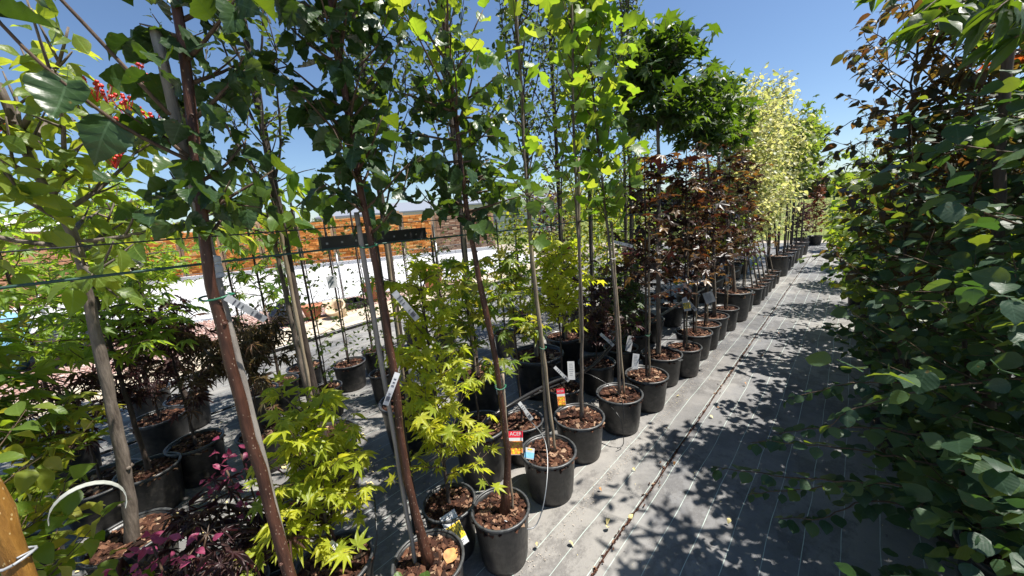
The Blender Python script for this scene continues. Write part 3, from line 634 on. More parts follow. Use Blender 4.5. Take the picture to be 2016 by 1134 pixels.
# chain link fence
fd = (FENCE1 - FENCE0); fl = np.linalg.norm(fd); fd /= fl; fn = np.array([-fd[1], fd[0]])
fence = thing('chain_link_fence', 'low galvanised chain link fence in front of the white concrete yard', 'fence', (FENCE0[0], FENCE0[1], 0))
def fp(s, z): q = FENCE0 + fd * s; return (q[0], q[1], z)
FH = 1.0
for i in range(int(fl / 2.4) + 1):
    s = i * 2.4; mb = MB(); mb.tube([fp(s, -0.02), fp(s, FH + 0.1)], 0.024, 8); mb.tube([fp(s, FH + 0.1), fp(s, FH + 0.12)], [0.026, 0.012], 8); mb.build('post', M['metal'], fence, smooth=True)
mb = MB(); st = 0.07
for k in range(-int(FH / st) - 1, int(fl / st) + 1):
    for sg in (1, -1):
        s0 = k * st; P0, P1 = (s0, 0.02), (s0 + FH - 0.02, FH)
        if s0 < 0: P0 = (0, 0.02 - s0); 
        if s0 + FH > fl: continue
        if P0[1] >= FH: continue
        a, b = (P0[0], P0[1]), (P1[0], P1[1])
        if sg < 0: a, b = (a[0], FH + 0.02 - a[1]), (b[0], FH + 0.02 - b[1])
        p, q = np.array(fp(*a)), np.array(fp(*b)); off = np.array([fn[0], fn[1], 0]) * 0.003 * sg
        mb.tube([p + off, q + off], 0.0021, 3, False)
mb.build('wire_mesh', M['metal'], fence, kind='stuff')
for z in (0.03, FH): mb = MB(); mb.tube([fp(0, z), fp(fl, z)], 0.004, 5); mb.build('line_wire', M['metal'], fence)

# stacked orange stone on frames behind the yard
stone_m = grit_mat('orange_split_stone', [(0, (0.42, 0.14, 0.03)), (0.4, (0.6, 0.22, 0.05)), (0.8, (0.7, 0.32, 0.09)), (1, (0.68, 0.45, 0.2))])
stone_b = grit_mat('brown_split_stone', [(0, (0.2, 0.1, 0.06)), (0.5, (0.32, 0.19, 0.12)), (1, (0.42, 0.3, 0.2))])
S0, S1 = np.array([-22.6, 1.6]), np.array([-13.6, 14.4]); sdr = (S1 - S0) / np.linalg.norm(S1 - S0); sn = np.array([-sdr[1], sdr[0]]); es = np.array([[sdr[0], sn[0], 0], [sdr[1], sn[1], 0], [0, 0, 1]])
NS = 10; wS = np.linalg.norm(S1 - S0) / NS
places = ['leftmost in view', 'second from the left', 'third from the left', 'fourth from the left', 'fifth from the left', 'behind the thin climbers', 'left of the black crossbar', 'behind the black crossbar', 'right of the black crossbar', 'farthest right, browner stone']
for i in range(NS):
    c = S0 + sdr * wS * (i + 0.5); root = thing('stone_pallet', 'tall wooden framed stack of %s split stone, %s' % ('orange' if i < 8 else 'brown', places[i]), 'stone stack', (c[0], c[1], 0), 'stacks of split stone behind the yard')
    r = random.Random(i); hh = 2.12 + r.uniform(-0.08, 0.12); mb = MB(); ww = wS - 0.26; z = 0.14
    while z < hh - 0.05:
        h = r.uniform(0.05, 0.10); x = -ww / 2
        while x < ww / 2 - 0.04:
            L = min(r.uniform(0.12, 0.36), ww / 2 - x); q = c + sdr * (x + L / 2) - sn * r.uniform(0.0, 0.045)
            mb.box((q[0], q[1], z + h / 2), (L - 0.012, 0.34, h - 0.01), es); x += L
        z += h
    mb.build('stone_courses', stone_m if i < 8 else stone_b, root, kind='stuff')
    mb = MB(); mb.box((c[0] + sn[0] * 0.25, c[1] + sn[1] * 0.25, hh / 2), (ww, 0.3, hh - 0.15), es); mb.build('core', M['soil'], root)
    for sg in (-1, 1):
        q = c + sdr * sg * (wS / 2 - 0.075); mb = MB(); mb.box((q[0], q[1], hh / 2 + 0.06), (0.11, 0.3, hh + 0.12), es); mb.build('post', M['wood'], root)
    mb = MB(); mb.box((c[0], c[1], 0.07), (ww - 0.02, 0.5, 0.14), es); mb.build('pallet', M['wood'], root)

# buildings
def building(label, c, size, ang, h, wallm, roofm, plank=False, over=0.35, pitch=0.5):
    root = thing('building', label, 'building', (*c, 0)); e = np.array(Matrix.Rotation(ang, 3, 'Z')); C3 = np.array([c[0], c[1], 0])
    L, D = size; mb = MB(); mb.box(C3 + (0, 0, h / 2), (L, D, h), e); mb.build('wall', wallm, root)
    if plank:
        for i in range(int(h / 0.16)):
            for sx in (-1, 1):
                mb = MB(); mb.box(C3 + e @ np.array([0, sx * (D / 2 + 0.015), 0.1 + i * 0.16]), (L + 0.03, 0.03, 0.145), e); mb.build('plank', M['plank'], root)
                if i > 25: break
            mb = MB(); mb.box(C3 + e @ np.array([L / 2 + 0.03, 0, 0.1 + i * 0.16]), (0.03, D + 0.03, 0.145), e); mb.build('plank', M['plank'], root)
    V = [C3 + e @ np.array(p) for p in [(-L / 2 - over, -D / 2 - over, h), (L / 2 + over, -D / 2 - over, h), (L / 2 + over, D / 2 + over, h), (-L / 2 - over, D / 2 + over, h), (-L / 2 - over + 0.4, 0, h + pitch), (L / 2 + over - 0.4, 0, h + pitch)]]
    V += [v + np.array([0, 0, -0.12]) for v in V[:4]]
    mb = MB(); mb.add(V, [(0, 1, 5, 4), (2, 3, 4, 5), (1, 2, 5), (3, 0, 4), (6, 7, 1, 0), (7, 8, 2, 1), (8, 9, 3, 2), (9, 6, 0, 3), (9, 8, 7, 6)]); mb.build('roof', roofm, root); return root, e, C3
M['plank'] = bark_mat('brown_planks', (0.22, 0.10, 0.05), (0.36, 0.19, 0.11), None, 0.25)
building('brown plank shed with a pale roof beyond the yard at the far left', (-22.2, -4.2), (7.0, 5.0), 0.9, 2.5, M['plank'], M['render'], True)
b2, e2, C2 = building('low grey building with a slate blue roof above the orange stone', (-31, 18.5), (9.0, 7.0), 0.95, 2.7, M['render'], M['roof'], pitch=0.9)
b3, e3, C3_ = building('long grey building with a pale roof behind the brown stone stack', (-24, 27.5), (9.0, 7.0), 0.95, 2.9, M['render'], M['roof'], pitch=0.7)
for bb, e, c, D in ((b2, e2, C2, 7), (b3, e3, C3_, 7)):
    for k in (-2.4, 0, 2.4):
        mb = MB(); mb.box(c + e @ np.array([k, -D / 2 - 0.02, 1.5]), (1.1, 0.06, 1.1), e); f = mb.build('window', M['white'], bb)
        mb = MB(); mb.box(c + e @ np.array([k, -D / 2 - 0.06, 1.5]), (0.9, 0.03, 0.9), e); g = mb.build('pane', M['roof'], bb); g.parent = f; g.location = (0, 0, 0)

# things lying about in the yard on the left
def blob(name, label, cat, c, s, mat, seed, sub=3, amp=0.18):
    import bmesh
    bm = bmesh.new(); bmesh.ops.create_icosphere(bm, subdivisions=sub, radius=1.0)
    from mathutils import noise as mn
    for v in bm.verts:
        k = 1 + amp * mn.noise(v.co * 1.9 + Vector((seed, 0, 0))) + amp * 0.5 * mn.noise(v.co * 5 + Vector((0, seed, 0))); v.co = Vector((v.co.x * s[0] * k, v.co.y * s[1] * k, max(v.co.z, -0.75) * s[2] * k + s[2] * 0.75))
    me = bpy.data.meshes.new(name); bm.to_mesh(me); bm.free(); me.materials.append(mat)
    for p in me.polygons: p.use_smooth = True
    o = link(name, me, None, (c[0], c[1], 0.02)); return tag(o, label, cat)
blob('tarpaulin_bundle', 'crumpled light blue plastic bundle lying at the left edge of the yard', 'tarpaulin', (-9.0, -1.15), (0.7, 0.45, 0.5), M['tarp'], 3, 4, 0.35)
blob('rubbish_sack', 'dark crumpled sack beside the light blue bundle', 'sack', (-8.7, -0.45), (0.5, 0.4, 0.3), M['hose'], 8, 4, 0.5)
def vessel(label, cat, name, c, prof, mat, tilt=(0, 0, 0)):
    o = MB().lathe(prof, k=28).build(name, mat, smooth=True); o.location = (*c, 0.03); o.rotation_euler = tilt; return tag(o, label, cat)
ball = [(0, 0.02), (0.12, 0.0), (0.2, 0.05), (0.25, 0.15), (0.24, 0.25), (0.18, 0.33), (0.08, 0.37), (0.07, 0.41), (0.09, 0.42), (0.05, 0.41), (0.05, 0.37), (0, 0.36)]
vessel('round dark glazed ball vase with a small neck on the gravel', 'vase', 'ball_vase', (-7.45, 2.15), ball, plain('dark_glaze', (0.015, 0.017, 0.025), 0.15))
cup = [(0, 0.0), (0.1, 0.0), (0.13, 0.06), (0.17, 0.22), (0.19, 0.24), (0.19, 0.27), (0.165, 0.27), (0.15, 0.22), (0.1, 0.06), (0, 0.05)]
vessel('cream flower pot lying tilted on a wooden pallet', 'flower pot', 'cream_pot', (-6.95, 2.95), cup, M['cream'], (0.5, 0.3, 0))
vessel('larger cream flower pot standing behind the tilted one', 'flower pot', 'cream_pot', (-7.25, 2.95), cup, M['cream'])
vessel('small terracotta pot on the gravel between the dark vase and the cream pots', 'flower pot', 'terracotta_pot', (-7.35, 2.6), cup, M['terra'])
vessel('pinkish terracotta planter near the black crate', 'planter', 'terracotta_pot', (-7.6, 4.0), [(r * 1.3, z * 1.5) for r, z in cup], M['terra'])
vessel('tall terracotta planter farther along the gravel by the fence', 'planter', 'terracotta_pot', (-7.3, 5.4), [(r * 1.5, z * 1.9) for r, z in cup], M['terra'])
pr = thing('wooden_pallet', 'weathered wooden pallet on the gravel under the cream pots', 'pallet', (-7.0, 2.95, 0))
for j in range(5): mb = MB(); mb.box((-7.4 + j * 0.2, 2.95, 0.025), (0.12, 0.8, 0.018)); mb.build('board', M['wood'], pr)
cr = thing('plastic_crate', 'shallow black plastic tray on the gravel behind the cream pots', 'tray', (-7.6, 3.5, 0))
mb = MB(); mb.box((-7.6, 3.5, 0.03), (0.6, 0.4, 0.02)); mb.build('base', M['hose'], cr)
for dx, dy, sx, sy in ((0.31, 0, 0.02, 0.42), (-0.31, 0, 0.02, 0.42), (0, 0.21, 0.6, 0.02), (0, -0.21, 0.6, 0.02)):
    mb = MB(); mb.box((-7.6 + dx, 3.5 + dy, 0.09), (sx, sy, 0.14)); mb.build('side', M['hose'], cr)

# far hedge line, field fence
def scatter_leaves(c, half, n, s, seed):
    r = np.random.default_rng(seed); P = np.array(c) + r.uniform(-1, 1, (n, 3)) * np.array(half)
    Q = r.normal(0, 1, (n, 3, 3)); Q /= np.linalg.norm(Q, axis=2)[..., None]; V = (P[:, None] + Q * s * r.uniform(0.5, 1.3, (n, 1, 1))).reshape(-1, 3); return V, np.arange(n * 3).reshape(-1, 3)
def treeline(label, y, x0, x1, h, seed, mt='small'):
    r = np.random.default_rng(seed); VV = []; x = x0
    while x < x1:
        w_ = r.uniform(4, 9); hh = h * r.uniform(0.7, 1.15)
        for k in range(5):
            V, _ = scatter_leaves((x + r.uniform(-w_, w_) * 0.4, y + r.uniform(-2, 2), hh * (0.15 + 0.16 * k)), (w_ * 0.55 * (1.15 - 0.12 * k), 2.5, hh * 0.16), 330, 0.5, int(r.integers(1e6))); VV.append(V)
        x += w_ * 0.7
    V = np.concatenate(VV); F = np.arange(len(V)).reshape(-1, 3)
    o = link('hedgerow', mesh_from('hedgerow', V, F, M[mt], np.full((len(V), 2), 0.3), smooth=False), kind='stuff'); tag(o, label, 'hedgerow')
treeline('dark green line of trees along the far side of the grass field', 120, -110, 90, 6.5, 3)
treeline('green trees standing beyond the roofs on the left', 75, -190, -60, 7.0, 4)
ff = thing('field_fence', 'thin metal panel fence between the nursery and the grass field', 'fence', (0, 17.2, 0))
for i in range(13):
    x = -9 + i * 1.5; mb = MB(); mb.box((x, 17.2, 0.85), (0.05, 0.05, 1.75)); mb.build('post', M['wire'], ff)
mb = MB()
for x in np.arange(-9, 9, 0.1): mb.tube([(x, 17.23, 0.05), (x, 17.23, 1.6)], 0.004, 3, False)
for z in np.arange(0.1, 1.65, 0.3): mb.tube([(-9, 17.235, z), (9, 17.235, z)], 0.005, 3, False)
mb.build('wire_mesh', M['wire'], ff, kind='stuff')

# ================================================================== FRONT ROW (beside the path)
G1 = 'potted trees in the front row beside the path'
def lin(a, b): return lambda t: a + (b - a) * t
def bell(m, lo=0.25): return lambda t: m * (lo + (1 - lo) * math.sin(math.pi * min(max(t, 0), 1)))
def K(**k): return k

# nearest trees with large dark heart shaped leaves
pA, _ = plant('potted_tree', 'nearest big leaved tree at left, reddish trunk with a grey batten and white collar', 'tree', -1.2, 0.24, 0.30,
  [(-1.2, .24, .24), (-1.205, .22, .60), (-1.21, .21, .94), (-1.21, .2, 1.48), (-1.21, .22, 1.74), (-1.21, .24, 1.98), (-1.2, .26, 2.21), (-1.2, .27, 2.9)], 0.0175, 0.009, 'bark_red',
  [('heart', 'linden', None, K(z0=1.62, z1=2.75, n=40, Lf=bell(0.26, 0.7), elev=32, sp=0.036, size=0.064, droop=0.95, twigs=2, tw_len=0.5, r0=0.006, keep=lambda p: (p[0] + 1.21) * .76 + (p[1] - .22) * .65 > -0.17 and (np.asarray(p) - EYE) @ AX[:, 2] > 0.82))], group=G1, seed=1, nobj=290)
cane(pA, (-1.255, .235, .24), (-1.255, .215, 2.15), 0.012, 'stake', 'batten'); cane(pA, (-1.256, .225, 1.55), (-1.256, .225, 1.60), 0.016, 'white', 'collar')
tie(pA, (-1.23, .21, 1.50), 0.038); strip_tag(pA, np.array([-1.19, .22, 1.50]), 0.11, 0.018, 0.75, 2, 'greytag')
# long thin shoot reaching out to the upper left
r_ = np.random.default_rng(3); P = smooth_path([(-1.21, .24, 1.83), (-1.23, .1, 1.93), (-1.24, -.02, 2.10), (-1.24, -.07, 2.33)], 16); mb = MB(); mb.tube(P, np.linspace(.005, .002, 16), 6); mb.build('branch', M['twig'], pA, smooth=True)
P2 = smooth_path([(-1.22, .2, 1.95), (-1.24, .1, 2.12), (-1.25, .02, 2.26), (-1.25, -.05, 2.45)], 12); mb = MB(); mb.tube(P2, np.linspace(.005, .002, 12), 6); mb.build('branch', M['twig'], pA, smooth=True)
LV = [(np.array(p), np.array(a), np.array(n_), s) for p, a, n_, s in [((-1.24, -.04, 2.2), (-.2, -.9, .2), (.3, .2, .9), .10), ((-1.24, -.06, 2.28), (0.1, -.8, -.5), (.8, -.3, .3), .11), ((-1.24, -.05, 2.22), (.3, .8, -.3), (.6, -.1, .7), .12), ((-1.24, -.02, 2.1), (0, .9, 0.1), (.1, 0, 1), .08), ((-1.235, .05, 2.0), (.1, -.3, -.9), (.9, -.3, .1), .10), ((-1.25, -.05, 2.42), (-.1, -.9, .1), (.2, 0, 1), .11), ((-1.25, 0, 2.3), (.2, .7, -.5), (.7, .2, .5), .11), ((-1.23, .1, 1.93), (.2, -.5, -.8), (.9, -.2, .2), .10)]]
place_leaves(pA, LV, 'heart', 'linden', 20)

pB, _ = plant('potted_tree', 'second big leaved tree from the left, dead orange leaf in its pot', 'tree', -1.18, 0.68, 0.30,
  [(-1.18, .68, .24), (-1.2, .65, .72), (-1.19, .66, 1.18), (-1.2, .65, 1.61), (-1.2, .64, 1.86), (-1.2, .64, 2.12), (-1.2, .64, 2.34), (-1.2, .64, 2.95)], 0.016, 0.008, 'bark_red',
  [('heart', 'linden', None, K(z0=1.62, z1=2.7, n=42, Lf=bell(0.26, 0.75), elev=42, sp=0.04, size=0.066, droop=0.85, twigs=2, tw_len=0.5, r0=0.0055))], group=G1, seed=2, nobj=290, flare=1.9)
cane(pB, (-1.225, .645, .24), (-1.232, .63, 1.7), 0.009, 'stake', 'batten'); tie(pB, (-1.21, .645, 1.585), 0.031)
strip_tag(pB, np.array([-1.17, .66, 1.12]), 0.12, 0.02, -0.5, 4); strip_tag(pB, np.array([-1.15, .68, 1.42]), 0.13, 0.022, 0.55, 6, 'greytag')
LV = [(np.array([-1.16, .55, .33]), np.array([.1, -.6, .1]), np.array([.3, 0, .9]), .055), (np.array([-1.12, .62, .31]), np.array([.5, -.4, -.1]), np.array([.2, -.4, .9]), .05)]; place_leaves(pB, LV, 'heart', 'tulip', 5)

pC, _ = plant('potted_tree', 'third big leaved tree from the left, trunk bowed at the foot beside a thin cane', 'tree', -1.12, 1.06, 0.285,
  [(-1.10, 1.06, .24), (-1.095, 1.08, .34), (-1.08, 1.10, .54), (-1.09, 1.09, 1.0), (-1.12, 1.06, 1.46), (-1.13, 1.05, 1.65), (-1.14, 1.04, 2.1), (-1.14, 1.04, 2.45), (-1.14, 1.04, 3.1)], 0.0145, 0.007, 'bark_red',
  [('heart', 'linden', None, K(z0=1.60, z1=2.15, n=24, Lf=lin(0.24, 0.24), elev=12, sp=0.036, size=0.063, droop=0.9, twigs=2, tw_len=0.5)),
   ('heart', 'tulip', None, K(z0=1.95, z1=3.0, n=18, Lf=lin(0.34, 0.2), elev=55, sp=0.05, size=0.07, droop=0.25, twigs=1, tw_len=0.5))], group=G1, seed=3, nobj=290, flare=2.0)
cane(pC, (-1.075, 1.10, .26), (-1.085, 1.12, .95), 0.006, 'cane'); tie(pC, (-1.085, 1.10, 0.9), 0.026); 

def tulip(label, x, y, d, path, n, z0, z1, L, el, seed, size=0.105, sp=0.085, **kw):
    return plant('potted_tree', label, 'tree', x, y, d, path, 0.0115, 0.005, 'bark_grey',
      [('tulip', 'tulip', None, K(z0=z0, z1=z1, n=n, Lf=L, elev=el, sp=sp, size=size, droop=0.35, curve=0.3, twigs=0, r0=0.004, flat=0.35, tipdown=1.2))], group=G1, seed=seed, nobj=290, **kw)[0]
q = tulip('slender tulip tree with two stems crossing, blue and yellow label in its mulch', -1.18, 1.55, 0.33, [(-1.18, 1.55, .25), (-1.185, 1.55, 1.02), (-1.2, 1.54, 1.5), (-1.2, 1.54, 1.88), (-1.19, 1.54, 2.42), (-1.19, 1.54, 3.2)], 26, 1.5, 3.1, lin(.2, .14), 50, 11, 0.09, 0.075, poff=(0, 0), flare=1.2)
cane(q, (-1.15, 1.575, .26), (-1.20, 1.53, 1.62), 0.0085); tie(q, (-1.2, 1.54, 1.56), 0.02, 'hose'); tie(q, (-1.17, 1.55, 0.92), 0.018); picture_tag(q, np.array([-1.235, 1.44, 0.30]), 0.055, 0.06, -0.2, 'blue')
q = tulip('slender tulip tree with a straight single stem and red label behind', -1.22, 1.97, 0.345, [(-1.21, 1.98, .25), (-1.18, 2.0, 1.06), (-1.18, 1.99, 1.69), (-1.18, 2.0, 2.27), (-1.16, 2.01, 2.9), (-1.16, 2.01, 3.3)], 32, 1.55, 3.2, lin(.22, .18), 55, 12, 0.09, 0.075)
cane(q, (-1.20, 2.0, .8), (-1.17, 2.02, 1.95), 0.008); tie(q, (-1.185, 2.0, 1.58), 0.018, 'hose')
q = tulip('fullest tulip tree of the row, bright lobed leaves up to the sky', -1.13, 2.41, 0.345, [(-1.13, 2.41, .26), (-1.14, 2.40, .96), (-1.19, 2.38, 1.68), (-1.23, 2.36, 2.25), (-1.25, 2.35, 2.65), (-1.27, 2.34, 3.4)], 76, 1.5, 3.35, bell(.38, .6), 50, 13, 0.10, 0.065)
cane(q, (-1.10, 2.43, .26), (-1.16, 2.41, 1.55), 0.0075); tie(q, (-1.15, 2.4, 1.3), 0.018, 'white'); strip_tag(q, np.array([-1.13, 2.38, 1.42]), 0.13, 0.02, 1.25, 8)

def crimson(label, x, y, d, z0, z1, seed, L=0.42, n=26, dense=0.075, lean=0.0, canes=None, mt='crimson', size=0.085, h=0.28, top=None):
    top = top or z1 + 0.1
    q, P = plant('potted_tree', label, 'tree', x, y, d, [(x, y, h * .85), (x + lean * .5, y, (z0 + .3)), (x + lean, y, top)], 0.010, 0.004, 'bark_dark',
      [('maple', mt, 'maple_low', K(z0=z0, z1=z1, n=n, Lf=lin(L, L * .4), elev=28, sp=dense, size=size, droop=0.25, curve=0.1, twigs=3, tw_len=0.45, r0=0.004, flat=1.2, tipdown=0.5))], ph=h, group=G1, seed=seed, nobj=230)
    cane(q, (x + 0.02, y + .01, h * .9), (x + .02, y + .02, 1.5), 0.0075); return q
q = crimson('dark purple maple tied to split bamboo, grey label stuck in its mulch', -1.08, 2.82, .345, .9, 1.95, 21, .34, 20)
tie(q, (-1.07, 2.82, .62), 0.018); picture_tag(q, np.array([-1.13, 2.72, 0.42]), 0.05, 0.12, -0.1, 'plain')
q, _ = plant('potted_tree', 'globe headed maple on a thick bare grey trunk, nearest of the ball trees', 'tree', -1.13, 3.32, 0.37, [(-1.155, 3.31, .24), (-1.15, 3.31, 1.21), (-1.15, 3.31, 2.35), (-1.14, 3.31, 2.85)], 0.021, 0.012, 'bark_grey',
  [('maple', 'globe', None, K(z0=2.3, z1=2.72, n=40, Lf=bell(.42, .75), elev=lin(-12, 75), sp=0.055, size=0.105, droop=0.35, twigs=5, tw_len=0.5, r0=0.005))], group=G1, seed=22, nobj=290)
tie(q, (-1.15, 3.31, 1.28), 0.027, 'hose'); strip_tag(q, np.array([-1.0, 3.55, 0.78]), .16, .03, .7, 9)
q = crimson('crimson maple with a yellow and olive picture label and white strip on its stem', -1.01, 3.6, .32, .85, 2.0, 23, .36, 26, size=.09); picture_tag(q, np.array([-.97, 3.52, .72]), .06, .12, .2, 'yellow'); tie(q, (-1.0, 3.6, .76), .02, 'white')
crimson('crimson maple half hidden behind, wide pot with scattered mulch', -1.05, 4.08, .37, .9, 2.1, 24, .42, 24)
q = crimson('crimson maple with a square grey label hanging at its stem', -1.02, 4.42, .33, .8, 1.9, 25, .42, 26, canes=None); picture_tag(q, np.array([-.97, 4.36, .60]), .10, .12, .35, 'plain')
plant('potted_tree', 'globe headed maple second of the ball trees, crown touching the first', 'tree', -1.03, 4.79, .37, [(-1.0, 4.79, .24), (-1.06, 4.78, 1.6), (-1.16, 4.7, 2.5), (-1.16, 4.7, 3.0)], .019, .012, 'bark_grey',
  [('maple', 'globe', None, K(z0=2.25, z1=2.68, n=40, Lf=bell(.36, .75), elev=lin(-12, 75), sp=0.06, size=0.11, droop=0.35, twigs=4, tw_len=0.5, r0=0.005))], group=G1, seed=26, nobj=220)
q = crimson('slim crimson maple beside a white hanging strip label', -.97, 5.2, .32, .85, 2.3, 27, .36, 24); strip_tag(q, np.array([-.95, 5.15, .72]), .2, .035, .05, 10)
q, _ = plant('potted_tree', 'globe headed maple in the widest pot of the row, third ball tree', 'tree', -.99, 5.7, .50, [(-.95, 5.71, .3), (-1.03, 5.7, 1.1), (-1.18, 5.68, 2.05), (-1.2, 5.68, 2.9)], .024, .014, 'bark_grey',
  [('maple', 'globe', None, K(z0=2.35, z1=2.8, n=40, Lf=bell(.40, .75), elev=lin(-12, 75), sp=0.065, size=0.12, droop=0.35, twigs=4, tw_len=0.5, r0=0.005))], ph=.40, group=G1, seed=28, nobj=200)
crimson('last crimson maple before the pale variegated trees, two thin stems from a small pot', -.93, 6.2, .30, .9, 2.1, 29, .4, 24)
names_ = ['nearest', 'second', 'third', 'fourth', 'fifth', 'sixth', 'seventh']
for i, (x, y, d, h, m_, z0, z1, L_, el, mt, tp, sz) in enumerate([
    (-.86, 6.65, .26, .26, 's', .5, 1.5, .25, 40, 'mid', 'ovate', .06), (-.84, 6.95, .25, .24, 's', .55, 2.9, .4, 50, 'flamingo', 'ovate', .075), (-.83, 7.25, .25, .24, 's', .5, 3.1, .5, 55, 'flamingo', 'ovate', .075),
    (-.82, 7.6, .26, .24, 's', .5, 3.0, .5, 50, 'flamingo', 'ovate', .08), (-.80, 7.95, .26, .24, 's', .45, 2.8, .5, 45, 'flamingo', 'ovate', .08), (-.79, 8.4, .26, .24, 's', .5, 3.0, .5, 45, 'flamingo', 'ovate', .085)]):
    lab = ['small green leaved shrub in a small pot after the last crimson maple', 'grey green willowy tree, first of the pale variegated group', 'tall pale yellow variegated tree, second of the pale group', 'tall pale yellow variegated tree, third of the pale group', 'pale variegated tree, fourth of the pale group, branches hanging low', 'pale variegated tree, last of the small pots before the big one'][i]
    plant('potted_tree', lab, 'tree', x, y, d, [(x, y, .2), (x - .2, y, 1.3), (x - .42, y, z1 + .1)], .012, .004, 'bark_grey',
      [(tp, mt, 'oval', K(z0=z0 + .4 * (i > 0), z1=z1, n=14 if i == 0 else 60, Lf=(bell(L_ * 1.35, .75) if i else lin(.25, .1)), elev=el, sp=.07, size=sz, droop=.5, twigs=5, tw_len=.5, r0=.004, flat=.5))], ph=h, group=G1, seed=40 + i, nobj=90)
plant('potted_tree', 'cream and yellow variegated tree in the large pot far along the row', 'tree', -.80, 9.26, .44, [(-.8, 9.26, .3), (-.95, 9.26, 1.6), (-1.15, 9.26, 3.3)], .02, .006, 'bark_dark',
      [('ovate', 'flamingo', 'oval', K(z0=1.1, z1=3.4, n=70, Lf=bell(.8, .75), elev=48, sp=.075, size=.1, droop=.5, twigs=6, tw_len=.5, r0=.005, flat=.5))], ph=.42, group=G1, seed=50, nobj=60)
far_lab = ['bare stemmed tree just behind the large pot of the pale tree', 'bare stemmed tree next along toward the field', 'dark stemmed tree with a green head above the field fence', 'dark stemmed green headed tree one pot before the end', 'last green headed tree at the far end of the row']
for i, (x, y) in enumerate([(-.76, 9.95), (-.74, 10.5), (-.70, 11.1), (-.66, 11.8), (-.60, 12.6)]):
    plant('potted_tree', far_lab[i], 'tree', x, y, .36, [(x, y, .26), (x, y, 1.6), (x - .02, y, 3.0)], .018, .008, 'bark_dark',
      [('maple_low', 'mid', None, K(z0=1.75, z1=3.0, n=30, Lf=bell(.62, .7), elev=35, sp=.11, size=.12, droop=.35, twigs=4, tw_len=.5, r0=.005))], ph=.34, group=G1, seed=60 + i, nobj=20)
# stakes
for i, (x, y) in enumerate([(-1.0, 9.6), (-1.05, 10.2), (-.95, 10.8), (-.98, 11.4), (-.9, 12.1), (-.85, 12.9)]):
    mb = MB(); mb.tube([(x, y, 0), (x + .02 * (i % 3 - 1), y, 1.95 + .05 * (i % 2))], .022, 8); o = mb.build('wooden_stake', M['bark_dark'], smooth=True)
    tag(o, ['nearest dark wooden stake at the far end of the row, left of the last pots', 'second dark wooden stake toward the field', 'third dark wooden stake toward the field', 'fourth dark wooden stake toward the field', 'fifth dark wooden stake, close before the field fence', 'farthest dark wooden stake by the field fence'][i], 'stake', 'wooden stakes at the far end of the row')

# ================================================================== SECOND ROW
G2 = 'potted plants in the second row'
def jmaple(label, x, y, d, h, z0, z1, L, n, mt, seed, size=.075, tp='star', pot_h=.28, bark='bark_dark', name='potted_maple', el=35, droop=.3, flat=1.0, nobj=290, sp=.055, tw=3, r0=.009, low=None, group=None, mulch=True, top=None, lean=(0, 0), canes=()):
    return plant(name, label, 'maple', x, y, d, [(x, y, pot_h * .85), (x + lean[0] * .4, y + lean[1] * .4, (pot_h + z1) * .45), (x + lean[0], y + lean[1], top or z1)], r0, .003, bark,
      [(tp, mt, low, K(z0=z0, z1=z1, n=n, Lf=L, elev=el, sp=sp, size=size, droop=droop, curve=.1, twigs=tw, tw_len=.5, r0=.0035, flat=flat, tipdown=.8))], ph=pot_h, group=group, seed=seed, nobj=nobj, mulch=mulch, canes=canes)[0]
q = jmaple('bright yellow green palm leaved maple with a tilted yellow picture label on its pot', -1.36, .94, .27, 0, .42, 1.42, lin(.30, .14), 44, 'yellow', 71, .062, group=G2)
picture_tag(q, np.array([-1.23, .86, .25]), .075, .15, .32, 'yellow')
q = jmaple('yellow green palm leaved maple at the bottom, picture label leaning out of its pot', -1.50, .43, .32, 0, .36, .98, lin(.28, .14), 34, 'yellow', 72, .068, group=G2, sp=.052)
picture_tag(q, np.array([-1.33, .38, .24]), .08, .15, -.55, 'yellow'); strip_tag(q, np.array([-1.40, .40, .46]), .07, .022, .6, 3)
q = jmaple('golden maple behind the bowed trunk, grey plate label in its pot', -1.62, 1.42, .36, 0, .75, 1.35, lin(.34, .2), 16, 'yelgreen', 73, .085, tp='star', pot_h=.36, group=G2); picture_tag(q, np.array([-1.60, 1.62, .55]), .06, .10, .1, 'plain')
q = jmaple('small maple with a red ACER picture label on its black pot', -1.52, 1.72, .30, 0, .8, 1.4, lin(.26, .15), 12, 'yelgreen', 74, .075, group=G2, top=1.4)
picture_tag(q, np.array([-1.335, 1.44, .33]), .085, .13, -.08, 'red'); strip_tag(q, np.array([-1.39, 1.56, .52]), .13, .022, .6, 11)
q = jmaple('yellow leaved full moon maple between the two slim tulip trees', -1.56, 2.3, .32, 0, .75, 1.35, lin(.38, .2), 30, 'yellow', 75, .075, tp='maple', group=G2); picture_tag(q, np.array([-1.36, 2.12, .52]), .05, .13, .0, 'plain'); strip_tag(q, np.array([-1.42, 2.0, .58]), .14, .022, .75, 12)
q = jmaple('dark red maple bush with small sharp leaves behind the fullest tulip tree', -1.55, 2.85, .34, 0, .4, 1.0, lin(.36, .2), 22, 'purple', 76, .07, group=G2, nobj=200); strip_tag(q, np.array([-1.36, 2.58, .66]), .14, .024, .8, 13)
q = jmaple('low dark green maple bush with a white paper label, under the purple maples', -1.52, 3.3, .34, 0, .35, .95, lin(.34, .2), 20, 'globe', 77, .07, group=G2, nobj=150); picture_tag(q, np.array([-1.30, 3.0, .45]), .05, .14, -.2, 'plain')
q = jmaple('dark red maple bush with one bright red shoot beside the ball tree trunk', -1.58, 3.8, .34, 0, .35, 1.15, lin(.34, .18), 20, 'purple', 78, .07, group=G2, nobj=120)
dk = ['crimson', 'mid', 'purple', 'yelgreen', 'mid', 'crimson', 'yelgreen', 'mid']
